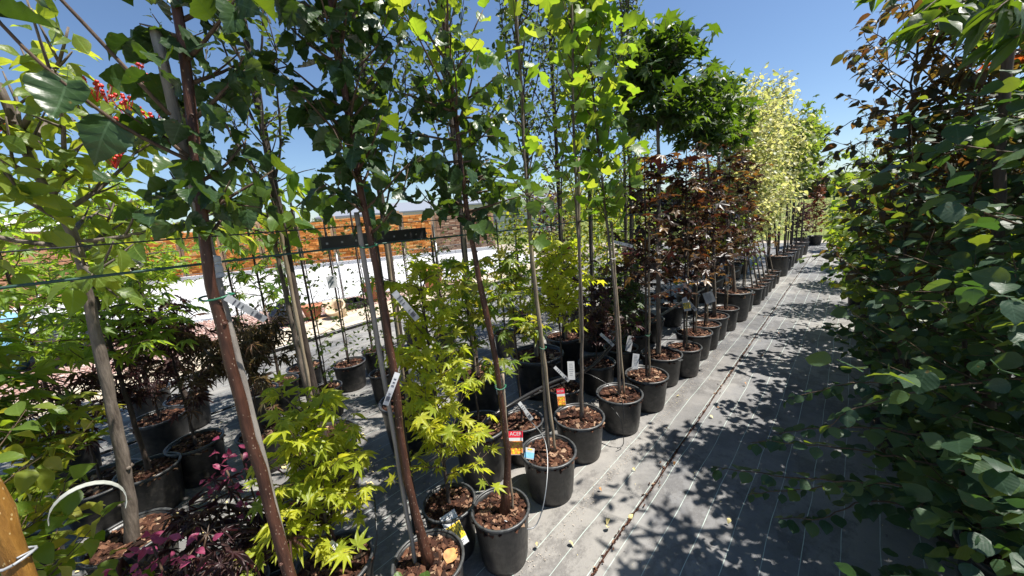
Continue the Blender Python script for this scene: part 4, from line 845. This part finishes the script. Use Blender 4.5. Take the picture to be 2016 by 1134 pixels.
dl = ['dark maple with yellowing leaf tips behind the crimson maples', 'mid green leafy tree behind the second ball tree', 'purple leaved bush in the shade behind the widest pot', 'yellow green maple shining between the crimson trees', 'green bushy tree in the second row before the pale group', 'dark crimson tree in the second row beside the pale group', 'yellow green tree behind the pale variegated group', 'green tree farthest back in the second row']
for i in range(8):
    jmaple(dl[i], -1.62 + .02 * i, 4.35 + i * .72, .34, 0, .5, 2.0 - (i % 3 == 2) * .7, lin(.42, .2), 22, dk[i], 80 + i, .09, tp='maple', low='maple_low', group=G2, nobj=40)

# tall upright small leaved trees behind
G3 = 'tall upright trees with small leaves behind the pots'
cols = [(-2.35, .75, 'bark_dark', 'tall upright tree with tiny leaves against the sky, left of the black crossbar'), (-2.3, 1.35, 'bark_dark', 'tall upright tree with many steep branches behind the crossbar stake'), (-2.2, 1.95, 'bark_dark', 'tall upright tree whose dark trunk shows right of the third big leaved tree'), (-2.0, 2.55, 'bark_grey', 'greyish upright tree left of the slim tulip trees, in a wide black pot'),
        (-2.05, 3.1, 'bark_dark', 'tall upright tree with steep dark limbs between the slim tulip trees'), (-2.1, 3.8, 'bark_dark', 'tall upright tree behind the fullest tulip tree'), (-1.75, 4.1, 'bark_dark', 'tallest small leaved tree rising left of the first ball crown'), (-2.3, 5.2, 'bark_dark', 'upright tree behind the ball crowns, mostly hidden')]
for i, (x, y, bk, lab) in enumerate(cols):
    q, _ = plant('columnar_tree', lab, 'tree', x, y, .42 if i != 3 else .5, [(x, y, .3), (x + .02, y, 1.6), (x, y + .02, 4.6)], .026, .010, bk,
      [('oval', 'small', None, K(z0=1.55, z1=4.3, n=24, Lf=lin(1.0, .5), elev=70, sp=.028, size=.048, droop=.2, curve=.25, twigs=5, tw_len=.3, r0=.008, flat=.5, start=.2, bark='bark_dark'))], ph=.38, group=G3, seed=100 + i, nobj=60, canes=[((x + .03, y - .03, .3), (x + .05, y - .02, 1.7), .01, 'cane')])

# black pots and climbers on the open ground at the left
G4 = 'potted plants in the third and fourth rows'
def climber(label, x, y, d, h, seed, mt='small', tall=1.75, L=.2, n=22, size=.045, tagk=None, ph=.28):
    q, _ = plant('potted_climber', label, 'climbing plant', x, y, d, [(x, y, .24), (x + .02, y + .01, .9), (x, y, tall)], .006, .003, 'bark_dark',
      [('ovate', mt, 'oval', K(z0=.35, z1=tall, n=n, Lf=lin(L, L * .7), elev=25, sp=.04, size=size, droop=.5, twigs=1, tw_len=.6, r0=.0025, flat=.4))], ph=ph, group=G4, seed=seed, nobj=110)
    cane(q, (x + .025, y - .02, .22), (x + .03, y - .02, tall + .12), .009, 'bark_dark', 'stake')
    if tagk: picture_tag(q, np.array([x + .05, y - .05, tagk]), .085, .12, .05, 'plain')
    return q
climber('slim climber on a stake in a wide pot near the pipe', -3.85, .78, .33, .28, 121, tall=1.3)
climber('slim climber with a grey plate label high on its stake, left one', -4.09, 1.27, .34, .28, 122, tall=1.8, tagk=1.32)
climber('leafy climber in the small front pot of the open ground', -3.34, 1.18, .26, .28, 123, tall=1.85, L=.22, n=30, mt='mid')
climber('climber with thin twigs in the middle pot behind the small one', -3.74, 1.58, .33, .28, 124, tall=1.7, tagk=1.15)
climber('climber with a long white label in a narrow pot beside the black stake', -3.17, 1.62, .23, .26, 125, tall=1.2, mt='mid')
climber('thin staked climber leaning right in the farther narrow pot', -3.87, 1.92, .25, .28, 126, tall=1.8)
climber('small leaved bush in a narrow dark pot right of the black stake', -3.11, 2.34, .24, .28, 127, tall=1.4, L=.3, n=40, size=.035)
climber('twiggy staked shrub farther right on the open ground', -3.6, 2.75, .28, .28, 128, tall=1.5, L=.28, n=34, size=.04)
climber('twiggy small leaved shrub beside the yellow full moon maple', -2.9, 3.1, .28, .28, 129, tall=1.5, L=.32, n=40, size=.04, mt='mid')
climber('bushy climber near the fence line with pale leaves', -4.2, 2.7, .28, .28, 130, tall=1.6, L=.3, n=34, mt='mid')
climber('bushy staked shrub between the open ground and the tall upright trees', -3.3, 3.9, .3, .28, 131, tall=1.8, L=.5, n=80, mt='yelgreen', size=.06)
climber('light green shrub behind the tulip trees at shoulder height', -2.6, 4.4, .3, .28, 132, tall=1.9, L=.52, n=84, mt='yelgreen', size=.06)
climber('yellow green shrub seen between the tulip trees and purple maples', -2.7, 5.4, .3, .28, 133, tall=1.9, L=.52, n=84, mt='yelgreen', size=.07)
climber('green shrub in the far part of the third row', -2.8, 6.6, .3, .28, 134, tall=2.2, L=.5, n=84, mt='mid', size=.07)
climber('reddish shrub in the far part of the third row', -3.6, 5.2, .3, .28, 135, tall=1.9, L=.5, n=84, mt='purple', size=.07)
climber('broad green shrub at the far left rear of the third row', -4.3, 6.6, .3, .28, 136, tall=2.2, L=.6, n=60, mt='mid', size=.07)
climber('tall yellowish shrub at the far rear behind the ball trees', -3.4, 8.4, .3, .28, 137, tall=2.6, L=.7, n=60, mt='yelgreen', size=.09)
climber('tall green shrub at the rear right behind the pale group', -2.0, 9.3, .3, .28, 138, tall=2.4, L=.6, n=60, mt='mid', size=.09)

# lace leaved maples
def lace(label, x, y, d, z0, z1, L, n, mt, seed, size=.085, el=30, droop=.7, nobj=290, bark='bark_dark', ph=.28, lean=(0, 0), tp='lace', sp=.045, top=None, r0=.01):
    return jmaple(label, x, y, d, 0, z0, z1, lin(L, L * .6), n, mt, seed, size, tp=tp, pot_h=ph, el=el, droop=droop, flat=.7, nobj=nobj, sp=sp, tw=4, group=G4, lean=lean, bark=bark, top=top, r0=r0)
lace('purple lace leaved maple drooping at the bottom left', -1.72, .10, .30, .38, .60, .36, 13, 'purple', 142, .08, 8, .7)
lace('bronze green lace leaved maple behind the nearest reddish trunk', -3.0, .58, .32, .75, 1.05, .38, 18, 'lacegreen', 143, .085, 10, .9)
lace('red brown lace leaved maple in the wide pot at middle left', -3.28, .25, .33, .5, 1.25, .36, 16, 'purple', 144, .08, 30, .5)
lace('airy dark purple lace maple in the pot at far left', -4.04, .14, .36, .45, .95, .34, 11, 'purple', 145, .08, 25, .5, nobj=200)
lace('dark sparse lace maple in the pot with the lighter inside at lower left', -3.30, -.20, .40, .5, .9, .3, 9, 'purple', 146, .08, 25, .6, nobj=200, ph=.26)
jmaple('dark yellow green leaved maple at the left edge with one red flower', -2.78, -.50, .34, 0, .45, 1.2, lin(.45, .3), 30, 'yelgreen', 148, .10, tp='star', group=G4)
jmaple('green and yellow bush in the bottom left corner under the white strap', -2.08, -.42, .32, 0, .35, .95, lin(.4, .25), 24, 'yelgreen', 149, .085, tp='ovate', group=G4, low=None)
def pinkspray(label, x, y, z, seed, mt='pink', n=34, rr=.07):
    root = thing('flowering_shrub', label, 'shrub', (x, y, 0)); r = np.random.default_rng(seed); pot(root, .2, .2, True, seed)
    LV = []; 
    for k in range(4):
        a = r.uniform(0, 6.28); e = np.array([x + .1 * math.cos(a), y + .1 * math.sin(a), z + r.normal(0, .05)]); mb = MB(); mb.tube(smooth_path([(x, y, .16), ((x + e[0]) / 2 + .02, (y + e[1]) / 2, z * .6), e], 8), [.004] * 8, 5); mb.build('stem', M['twig'], root, smooth=True)
        for j in range(n // 4): LV.append((e + r.normal(0, rr * .6, 3), r.normal(0, 1, 3), UP + r.normal(0, .6, 3), .035 * r.uniform(.7, 1.2)))
    place_leaves(root, LV, 'ovate', mt, 200); return root
pinkspray('magenta pink flowered shrub among the purple lace leaves', -1.62, -.02, .62, 5, n=60)
pinkspray('deep pink shrub lower beside the nearest reddish trunk', -1.66, .24, .48, 6, n=48)
pinkspray('dark pink leaved shrub in front of the bronze purple sprays', -1.95, .30, .60, 7, n=60, rr=.1)

# grey stemmed and dogwood trees at the left
q, P = plant('potted_tree', 'dogwood with red berries and spreading crown on a rough grey trunk, at the left', 'tree', -2.48, -.12, .34,
  [(-2.46, -.12, .22), (-2.43, -.08, .55), (-2.42, -.05, .96), (-2.42, -.02, 1.45), (-2.42, -.01, 1.70), (-2.44, -.06, 2.0), (-2.45, -.08, 2.3)], .027, .013, 'bark_grey',
  [('ovate', 'dogwood', None, K(z0=1.58, z1=2.15, n=17, Lf=lin(.62, .4), elev=lin(5, 55), sp=.046, size=.088, droop=.55, curve=.25, twigs=5, tw_len=.45, r0=.012, bark='bark_grey'))], group=G4, seed=151, nobj=290, flare=1.3)
r = np.random.default_rng(9)
for k in range(9):
    a = r.uniform(-1.2, 2.2); c = np.array([-2.42 + r.uniform(.0, .35), r.uniform(-.35, .55), r.uniform(1.95, 2.35)]); mb = MB()
    for j in range(11): d_ = r.normal(0, .022, 3); mb.lathe([(0, -.007), (.006, -.004), (.008, 0), (.006, .005), (0, .007)], c + d_ + [0, 0, .03], 6); mb.tube([c - [0, 0, .03], c + d_ + [0, 0, .024]], .0016, 4, False)
    mb.build('berry_cluster', M['berry'], q, smooth=True)
q, P = plant('potted_tree', 'young tree with a smooth grey slanting trunk and large hanging bright leaves', 'tree', -2.62, .86, .34,
  [(-2.60, .84, .0), (-2.58, .79, .5), (-2.55, .77, 1.1), (-2.54, .76, 1.6), (-2.54, .76, 2.0)], .019, .010, 'bark_grey',
  [('ovate', 'tulip', None, K(z0=1.55, z1=1.95, n=9, Lf=lin(.42, .35), elev=30, sp=.09, size=.14, droop=1.2, curve=-.3, twigs=2, tw_len=.5, r0=.006))], group=G4, seed=152, nobj=200, potted=False, flare=1.2)
tie(q, (-2.55, .77, 1.52), .024, 'hose')
def sweetgum(label, x, y, seed, zs=(.8, 1.7), L=.5, n=16, mt='sweetgum', top=1.9, lean=(0, 0), r0=.014, size=.085, potted=True):
    return plant('potted_tree', label, 'tree', x, y, .32, [(x, y, .22), (x + lean[0] * .5, y + lean[1] * .5, top * .5), (x + lean[0], y + lean[1], top)], r0, .006, 'bark_dark',
      [('star', mt, None, K(z0=zs[0], z1=zs[1], n=n, Lf=lin(L, L * .6), elev=15, sp=.08, size=size, droop=.4, twigs=2, tw_len=.5, r0=.005, flat=1.0))], group=G4, seed=seed, nobj=250, potted=potted)[0]
q = sweetgum('light green star leaved tree with branches in flat layers at left', -3.15, .0, 161, (.98, 1.4), .5, 28)
q = sweetgum('light green star leaved tree right of the dogwood trunk', -4.3, .35, 162, (1.2, 2.0), .5, 34, lean=(.0, -.15), top=2.0, r0=.022)
strip_tag(q, np.array([-4.25, .22, 1.6]), .14, .026, .6, 14)
q = sweetgum('shaded star leaved tree between the dogwood and the sky at left', -4.9, .15, 163, (1.2, 2.3), .6, 44, top=2.4)
q = sweetgum('bright small leaved tree right of the nearest reddish trunk, before the orange stone', -3.9, .98, 164, (1.0, 1.8), .4, 20, mt='tulip', top=1.9, size=.09)
q = sweetgum('light leaved tree at the far left edge in front of the plank shed', -4.1, -.35, 165, (1.0, 1.9), .55, 38, top=2.0)
# nearest trunk, cut by the left edge of the picture
q, _ = plant('potted_tree', 'orange brown speckled trunk in the bottom left corner with a pale looped strap', 'tree', -1.15, -.22, .30, [(-1.15, -.22, .24), (-1.15, -.2, 1.04), (-1.155, -.2, 1.25), (-1.17, -.24, 1.9), (-1.18, -.26, 2.9)], .022, .012, 'bark_orange',
  [('heart', 'linden', None, K(z0=2.3, z1=2.8, n=6, Lf=lin(.25, .2), elev=45, sp=.075, size=.09, droop=.4, twigs=1, tw_len=.5))], group=G1, seed=171, nobj=200)
th = np.linspace(0, math.pi * 1.15, 16); cst = np.array([-1.19, -.10, 1.10]); V = []; F = []
for i, t in enumerate(th):
    p = cst + np.array([.0, -.055 * math.cos(t), .055 * math.sin(t) * 1.0]) + np.array([.02, .0, 0]) * (i / 15)
    n2 = np.array([0, -math.cos(t), math.sin(t)]); V += [p + [-.009, 0, 0], p + [.009, 0, 0], p + [.009, 0, 0] + n2 * .0012, p + [-.009, 0, 0] + n2 * .0012]
for i in range(15):
    a = i * 4; b = a + 4; F += [(a, a + 1, b + 1, b), (a + 1, a + 2, b + 2, b + 1), (a + 2, a + 3, b + 3, b + 2), (a + 3, a, b, b + 3)]
mb = MB(); mb.add(V, F); mb.build('strap', plain('worn_strap', (0.33, 0.34, 0.3), 0.5, var=0.3), q); tie(q, (-1.152, -.2, 1.08), .026, 'greytag')

# ================================================================== SHRUBS AND TREES RIGHT OF THE PATH
G5 = 'shrubs standing on the right of the path'
def shrub(label, x, y, z0, z1, L, n, mt, seed, size=.068, tp='round', el=28, sp=.045, tw=4, nobj=290, low=None, stems=3, droop=.35, extra_top=None, mtop=None, flat=.8):
    root = thing('shrub', label, 'shrub', (x, y, 0), G5); r = np.random.default_rng(seed); pot(root, .42, .3, True, seed); LL = []
    for s in range(stems):
        a = s * 6.283 / stems + 1; dx, dy = .1 * math.cos(a), .1 * math.sin(a)
        P = smooth_path([(x + dx * .4, y + dy * .4, .25), (x + dx, y + dy, .9), (x + dx * 1.8, y + dy * 1.8, z1 + .1)], 20, .006, seed + s); MB().tube(P, np.linspace(.011, .004, 20), 7).build('trunk', M['bark_dark'], root, smooth=True)
        br, LV = grow(r, P, z0, z1, n // stems, L, el, sp, size, droop=droop, curve=.12, twigs=tw, tw_len=.5, r0=.004, flat=flat, tipdown=.9)
        for b in br:
            if min((b.V[0] - EYE) @ AX[:, 2]) > 1.0 and (y > 2.9 or min(b.V[0][:, 0] - np.maximum(0, b.V[0][:, 2] - 1.35) * 0.42) > -0.05): b.build('branch', M['twig'], root, smooth=True)
        LL += [v for v in LV if (v[0] - EYE) @ AX[:, 2] > 0.95 and v[0][0] > -0.03 + max(0, v[0][2] - 1.35) * (0.42 if y < 2.9 else 0.0)]
    place_leaves(root, LL, tp, mt, nobj, low); return root
shrub('nearest round leaved shrub at the right edge, filling the lower corner', .68, 1.42, .12, 2.0, lin(.50, .34), 105, 'hedge', 201, .066, sp=.042, el=20)
shrub('round leaved shrub behind the nearest one, its low twigs reaching over the path', .65, 1.98, .12, 1.8, lin(.52, .34), 96, 'hedge', 202, .062, el=20)
shrub('tall shrub with dark reddish leaf tips standing against the sky', .62, 2.62, .15, 1.9, lin(.50, .30), 84, 'hedge', 203, .06)
q = shrub('taller reddish shrub just behind, its sprays overhanging the path', .46, 3.15, .9, 2.5, lin(.42, .32), 84, 'hedgered', 204, .068, tp='ovate', el=40)
shrub('dark green round leaved shrub halfway along the right side', .54, 3.75, .15, 1.8, lin(.5, .36), 66, 'hedge', 205, .075)
shrub('green shrub beyond halfway on the right, yellowish at the path side', .50, 4.6, .3, 1.75, lin(.52, .4), 46, 'mid', 206, .08, nobj=150)
shrub('yellow green shrub on the right toward the field', .45, 5.6, .3, 1.65, lin(.55, .4), 44, 'yelgreen', 207, .085, nobj=100, tp='ovate')
shrub('light green shrub near the far end of the right side', .42, 6.9, .3, 1.6, lin(.55, .4), 40, 'tulip', 208, .09, nobj=60, tp='ovate', low='oval')
shrub('low bright shrub where the path ends on the right', .40, 8.6, .3, 1.4, lin(.55, .35), 34, 'yelgreen', 209, .1, nobj=40, tp='ovate', low='oval')
shrub('farthest shrub on the right before the field', .55, 10.6, .3, 1.7, lin(.6, .4), 34, 'mid', 210, .11, nobj=30, tp='ovate', low='oval')
# second line behind them
shrub('yellow green broad shrub shining through behind the nearest one', 1.35, 2.15, .4, 2.5, lin(.6, .45), 50, 'tulip', 211, .09, nobj=200, tp='ovate')
shrub('bright yellow leaved shrub catching sun behind the reddish one', 1.35, 3.2, .5, 2.45, lin(.6, .45), 50, 'yelgreen', 212, .09, nobj=150, tp='maple')
shrub('tall green shrub in the back line at the right', 1.3, 4.3, .4, 2.4, lin(.6, .45), 44, 'mid', 213, .09, nobj=80, tp='ovate', low='oval')
shrub('olive green shrub in the back line farther on', 1.25, 5.6, .4, 2.2, lin(.6, .45), 40, 'hedge', 214, .09, nobj=60, low='oval')
shrub('dark shrub at the far rear of the right side', 1.3, 7.4, .4, 2.0, lin(.7, .5), 36, 'small', 215, .1, nobj=30, low='oval')
# low twig reaching over the path
def twig(root, pts, size, mt, seed, tp='round', sp=.05, name='branch'):
    r = np.random.default_rng(seed); P = smooth_path(pts, 24, .003, seed); MB().tube(P, np.linspace(.005, .0015, 24), 6).build(name, M['twig'], root, smooth=True); LV = []
    L = np.linalg.norm(np.diff(P, axis=0), axis=1).sum(); m = int(L / sp)
    for q_ in range(m + 1):
        j = min(int((.15 + .85 * q_ / m) * 23), 22); td = P[j + 1] - P[j]; td /= np.linalg.norm(td); side = np.cross(td, UP); side /= np.linalg.norm(side)
        for sg in ((1, -1) if q_ % 3 else (1,)):
            ax = td * .5 + side * sg * r.uniform(.5, 1) + r.normal(0, .25, 3) - UP * .25; LV.append((P[j] + ax * .01, ax, UP + r.normal(0, .35, 3), size * r.uniform(.6, 1.1) * (1 - .3 * q_ / m)))
    place_leaves(root, LV, tp, mt, 100)
hb = bpy.data.objects['shrub.001']
for k, pts in enumerate([[(.5, 1.95, .55), (.15, 1.75, .55), (-.14, 1.68, .50), (-.34, 1.66, .46)], [(.5, 1.95, .6), (.2, 1.8, .66), (-.04, 1.72, .66), (-.2, 1.7, .62)], [(.5, 1.95, .7), (.2, 1.85, .74), (0, 1.8, .70), (-.12, 1.78, .64)], [(.5, 1.95, .5), (.15, 1.8, .5), (-.08, 1.72, .42), (-.2, 1.7, .36)], [(.5, 1.98, .9), (.2, 1.98, .88), (0, 1.95, .8), (-.10, 1.92, .74)], [(.5, 2.0, .4), (.2, 1.85, .42), (.05, 1.72, .36), (-.08, 1.66, .33)], [(.5, 1.9, 1.0), (.3, 1.7, 1.0), (.12, 1.6, .93), (.04, 1.55, .85)]]): twig(hb, pts, .072, 'hedge', 300 + k, sp=.04)
hc = bpy.data.objects['shrub.003']
for k, pts in enumerate([[(.5, 3.1, 1.6), (.25, 3.0, 1.75), (.05, 2.92, 1.78), (-.08, 2.88, 1.70)], [(.5, 3.1, 1.9), (.25, 3.05, 2.15), (.12, 3.0, 2.35), (.05, 2.98, 2.5)], [(.5, 3.1, 2.1), (.3, 3.0, 2.4), (.2, 2.95, 2.6), (.16, 2.92, 2.75)], [(.5, 3.1, 1.8), (.25, 3.1, 2.0), (.08, 3.05, 2.12), (-.02, 3.0, 2.2)], [(.45, 3.1, 2.0), (.25, 3.0, 2.3), (.1, 2.95, 2.38), (.0, 2.9, 2.36)], [(.45, 3.1, 1.9), (.2, 3.0, 2.05), (.05, 2.95, 2.02), (-.06, 2.9, 1.95)], [(.45, 3.15, 2.1), (.3, 3.1, 2.4), (.22, 3.1, 2.55), (.12, 3.05, 2.66)], [(.45, 3.15, 1.7), (.2, 3.1, 1.9), (.02, 3.05, 1.88), (-.10, 3.0, 1.8)]]): twig(hc, pts, .065, 'hedgered', 310 + k, 'ovate', .04)
hd = bpy.data.objects['shrub.004']
for k, pts in enumerate([[(.45, 3.7, 1.2), (.2, 3.6, 1.22), (0, 3.5, 1.2), (-.16, 3.45, 1.17)], [(.45, 3.7, 1.35), (.2, 3.6, 1.42), (.0, 3.5, 1.45)]]): twig(hd, pts, .08, 'mid', 320 + k)
# tree overhanging the upper right corner
q, P = plant('potted_tree', 'tree overhanging the upper right corner with long pointed dark leaves', 'tree', .62, 2.4, .4, [(.60, 2.4, .24), (.52, 2.44, 1.4), (.47, 2.45, 2.1), (.45, 2.4, 3.0)], .022, .012, 'bark_dark',
  [('lance', 'overhead', None, K(z0=2.25, z1=2.9, n=8, Lf=lin(.45, .4), elev=20, sp=.06, size=.12, droop=.7, twigs=2, tw_len=.5, r0=.006))], group=G5, seed=221, nobj=200)
for k, pts in enumerate([[(.46, 2.4, 2.35), (.36, 2.0, 2.26), (.26, 1.7, 2.14), (.13, 1.5, 2.04)], [(.46, 2.4, 2.45), (.40, 1.9, 2.3), (.33, 1.6, 2.14), (.24, 1.42, 2.0)], [(.46, 2.4, 2.3), (.33, 2.05, 2.26), (.22, 1.75, 2.18), (.14, 1.6, 2.1)], [(.46, 2.4, 2.4), (.42, 1.9, 2.25), (.36, 1.65, 2.08), (.30, 1.5, 1.96)]]): twig(q, pts, .14, 'overhead', 330 + k, 'lance', .022)
q = plant('potted_tree', 'small tree with orange and red turning leaves between the right hand shrubs', 'tree', .85, 2.75, .34, [(.85, 2.75, .24), (.8, 2.75, 1.4), (.72, 2.75, 2.4)], .014, .006, 'bark_dark',
  [('maple', 'red', None, K(z0=1.85, z1=2.3, n=7, Lf=lin(.34, .25), elev=15, sp=.08, size=.09, droop=.2, twigs=1, r0=.004, flat=1.3)), ('maple', 'tulip', None, K(z0=1.4, z1=2.4, n=14, Lf=lin(.4, .3), elev=30, sp=.08, size=.09, droop=.4, twigs=2, r0=.004))], group=G5, seed=222, nobj=200)[0]

# red conical maple and small shrubs at the end of the path
jmaple('rust red conical maple standing at the end of the path before the field', -.38, 15.0, .4, 0, .35, 2.15, lin(.42, .08), 40, 'rust', 231, .1, tp='maple_low', nobj=20, sp=.08, name='potted_maple')
jmaple('dark purple bush beside the rust red maple at the path end', -.7, 14.4, .4, 0, .3, 1.2, lin(.4, .2), 24, 'purple', 232, .1, tp='maple_low', nobj=20, sp=.09)
jmaple('yellow green bush to the right of the rust red maple', .35, 13.6, .4, 0, .3, 1.3, lin(.6, .3), 30, 'yelgreen', 233, .12, tp='maple_low', nobj=20, sp=.09)
for i, (x, y, h) in enumerate([(.6, 15.5, 3.6), (1.1, 15.2, 3.9), (.9, 16.2, 3.3)]):
    plant('potted_tree', ['slender sparse tree rising beyond the shrubs at the path end, left one', 'tallest slender sparse tree beyond the shrubs at the path end', 'shorter slender tree behind the other two at the path end'][i], 'tree', x, y, .4, [(x, y, .24), (x, y, h)], .02, .006, 'bark_grey',
      [('oval', 'small', None, K(z0=1.2, z1=h, n=26, Lf=lin(.6, .3), elev=65, sp=.07, size=.07, twigs=2, r0=.006))], group=None, seed=240 + i, nobj=0)

# ================================================================== WIRES, HOSES, POSTS, SMALL THINGS
def long_wire(label, pts, r_, mat, name='wire', cat='wire', n=60):
    P = smooth_path(pts, n); o = MB().tube(P, r_, 6).build(name, M[mat], smooth=True); return tag(o, label, cat)
long_wire('dark green training wire at eye height, the lower thicker one', [(-1.40, -2.5, 1.57), (-1.34, .3, 1.585), (-1.28, 1.6, 1.575), (-1.25, 3.4, 1.58), (-1.15, 6, 1.58), (-.95, 12, 1.6)], .0035, 'wire')
long_wire('thin black training wire just above the green one', [(-1.62, -2.5, 1.655), (-1.52, .3, 1.66), (-1.45, 3.4, 1.645), (-1.3, 6, 1.65), (-1.1, 12, 1.66)], .0022, 'hose')
long_wire('thin black training wire in the row of climbers', [(-3.7, -2.5, 1.6), (-3.65, 3, 1.58), (-3.5, 9, 1.6)], .0025, 'hose')
post = thing('cross_post', 'dark metal post with a black crossbar at eye height behind the second trunk', 'post', (-1.42, .78, 0))
mb = MB(); mb.box((-1.42, .78, .90), (.026, .026, 1.80)); mb.build('post', M['hose'], post)
mb = MB(); mb.box((-1.395, .79, 1.603), (.02, .46, .05)); o = mb.build('crossbar', M['hose'], post)
mb = MB(); mb.tube([(-1.42, .78, 1.66), (-1.42, .78, 1.82)], .022, 10); mb.build('sleeve', M['green'], post, smooth=True)
for j in range(9): mb = MB(); mb.box((-1.384, .58 + j * .055, 1.603), (.004, .007, .007)); mb.build('bolt', M['metal'], post)
long_wire('thick black hose lying across the rims of the second row of pots', [(-1.55, 1.05, .40), (-1.42, 1.4, .52), (-1.40, 1.9, .50), (-1.36, 2.4, .44), (-1.40, 3.1, .47), (-1.38, 4.2, .42), (-1.32, 5.5, .42), (-1.2, 7.5, .38)], .012, 'hose', 'hose', 'hose')
long_wire('thin black hose beside the thick one over the pots', [(-1.62, 1.0, .34), (-1.5, 1.45, .45), (-1.46, 1.9, .43), (-1.42, 2.4, .38), (-1.47, 3.1, .40), (-1.44, 5.0, .36)], .007, 'hose', 'hose', 'hose')
tubes = [([(-1.06, 1.02, .27), (-.985, 1.14, .18), (-.98, 1.25, .33), (-1.10, 1.42, .44), (-1.30, 1.52, .47), (-1.42, 1.6, .49)], 'grey thin dripper tube arching from the bowed tree pot', 'metal'), ([(-1.13, 2.24, .26), (-1.03, 2.2, .2), (-1.0, 2.18, .04), (-1.02, 2.12, .02)], 'thin black dripper tube hanging down the fullest tulip tree pot', 'hose'),
         ([(-1.0, 2.2, .2), (-1.06, 2.25, .36), (-1.25, 2.2, .48), (-1.4, 2.2, .46)], 'thin black dripper tube arching up behind the fullest tulip tree pot', 'hose'), ([(-1.42, .5, .03), (-1.36, .52, .25), (-1.33, .55, .4), (-1.45, .62, .48)], 'thin dark dripper tube by the second trunk', 'hose'),
         ([(-.9, 7.0, .03), (-.72, 6.9, .05), (-.66, 6.8, .01)], 'short black tube end curling onto the path', 'hose'), ([(-1.6, 1.7, .3), (-1.5, 1.9, .42), (-1.4, 2.0, .3)], 'small looped black tube behind the single stemmed tulip tree', 'hose')]
for pts, lab, m_ in tubes: long_wire(lab, pts, .0028, m_, 'dripper_tube', 'tube', 30)
o = picture_tag(bpy.data.objects['potted_tree.004'], np.array([-1.33, 1.93, .40]), .055, .12, .05, 'red')

def dead_leaf(c, s, rz, mat, label, tilt=(0, 0)):
    V, F, uv = T['ovate'][int(s * 1000) % 3]; V = V * s * np.array([1.3, 1, 1.6]); e = np.array(Matrix.Rotation(rz, 3, 'Z') @ Matrix.Rotation(tilt[0], 3, 'X') @ Matrix.Rotation(tilt[1], 3, 'Y'))
    V = V @ e.T; V[:, 2] -= V[:, 2].min(); o = link('fallen_leaf', mesh_from('fallen_leaf', V, F, M[mat], uv), None, c); tag(o, label, 'leaf', 'dry leaves lying on the path'); return o
o = dead_leaf((-1.11, .72, .255), .075, .3, 'deadleaf', 'dead orange leaf lying on the mulch of the nearest pot', (.5, .2))
r_ = random.Random(21)
spots = [(-.86, 2.0), (-.80, 1.55), (-.78, 1.48), (-.72, 1.62), (-1.02, 1.18), (-.62, 2.9), (-.60, 3.05), (-.95, 1.72), (-.52, 1.35), (-.9, 1.3), (-.5, 3.6), (-.45, 4.4), (-.66, 2.2), (-.84, 2.55), (-.30, 1.9), (-.9, 3.1), (-.4, 5.2), (-.62, 5.9)]
wh = ['dry leaf on the path beside the pot of the single stemmed tulip tree', 'curled tan leaf left of the seam near the bottom', 'small tan leaf close by the curled one', 'reddish dry leaf touching the seam', 'dry leaf by the foot of the nearest white lined strip', 'rusty leaf in the seam halfway up', 'rusty leaf just beyond, in the seam', 'dark dry leaf beside the bowed tree pot', 'dark curled leaf right of the seam at the bottom', 'tiny brown leaf at the bottom left of the path', 'brown leaf at the edge of the shrub shadow', 'brown leaf in the far shrub shadow', 'pale leaf left of the seam', 'dark crumb of leaf near the fullest tulip tree pot', 'dark leaf in the shade at the lower right', 'reddish leaf beside the purple maple pots', 'orange leaf far along the path', 'orange leaf farthest along the path']
for (x, y), lab in zip(spots, wh): dead_leaf((x, y, .003), r_.uniform(.018, .032), r_.uniform(0, 6.3), r_.choice(['deadleaf', 'deadleaf', 'paleleaf']), lab, (r_.gauss(0, .3), r_.gauss(0, .3)))
# leaf litter: counted by nobody
r = np.random.default_rng(12); VV = []; FF = []; n0 = 0; V0, F0, _ = T['oval'][0]
for i in range(900):
    if i < 420: x, y, s = r.uniform(-2.4, -1.4), r.uniform(-.6, 1.2), r.uniform(.01, .03); x -= .6
    elif i < 650: x, y, s = r.uniform(-.95, .5), r.uniform(.8, 7), r.uniform(.003, .009)
    else: x, y, s = r.uniform(-4.8, -1.5), r.uniform(-1, 6), r.uniform(.008, .025)
    e = np.array(Matrix.Rotation(r.uniform(0, 6.28), 3, 'Z') @ Matrix.Rotation(r.normal(0, .3), 3, 'X')); V = V0 * s @ e.T; V[:, 2] -= V[:, 2].min() - .004; VV.append(V + [x, y, 0]); FF.append(F0 + n0); n0 += len(V0)
o = link('leaf_litter', mesh_from('leaf_litter', np.concatenate(VV), np.concatenate(FF), M['paleleaf']), kind='stuff'); tag(o, 'small dry leaves scattered over the woven ground', 'leaf litter')
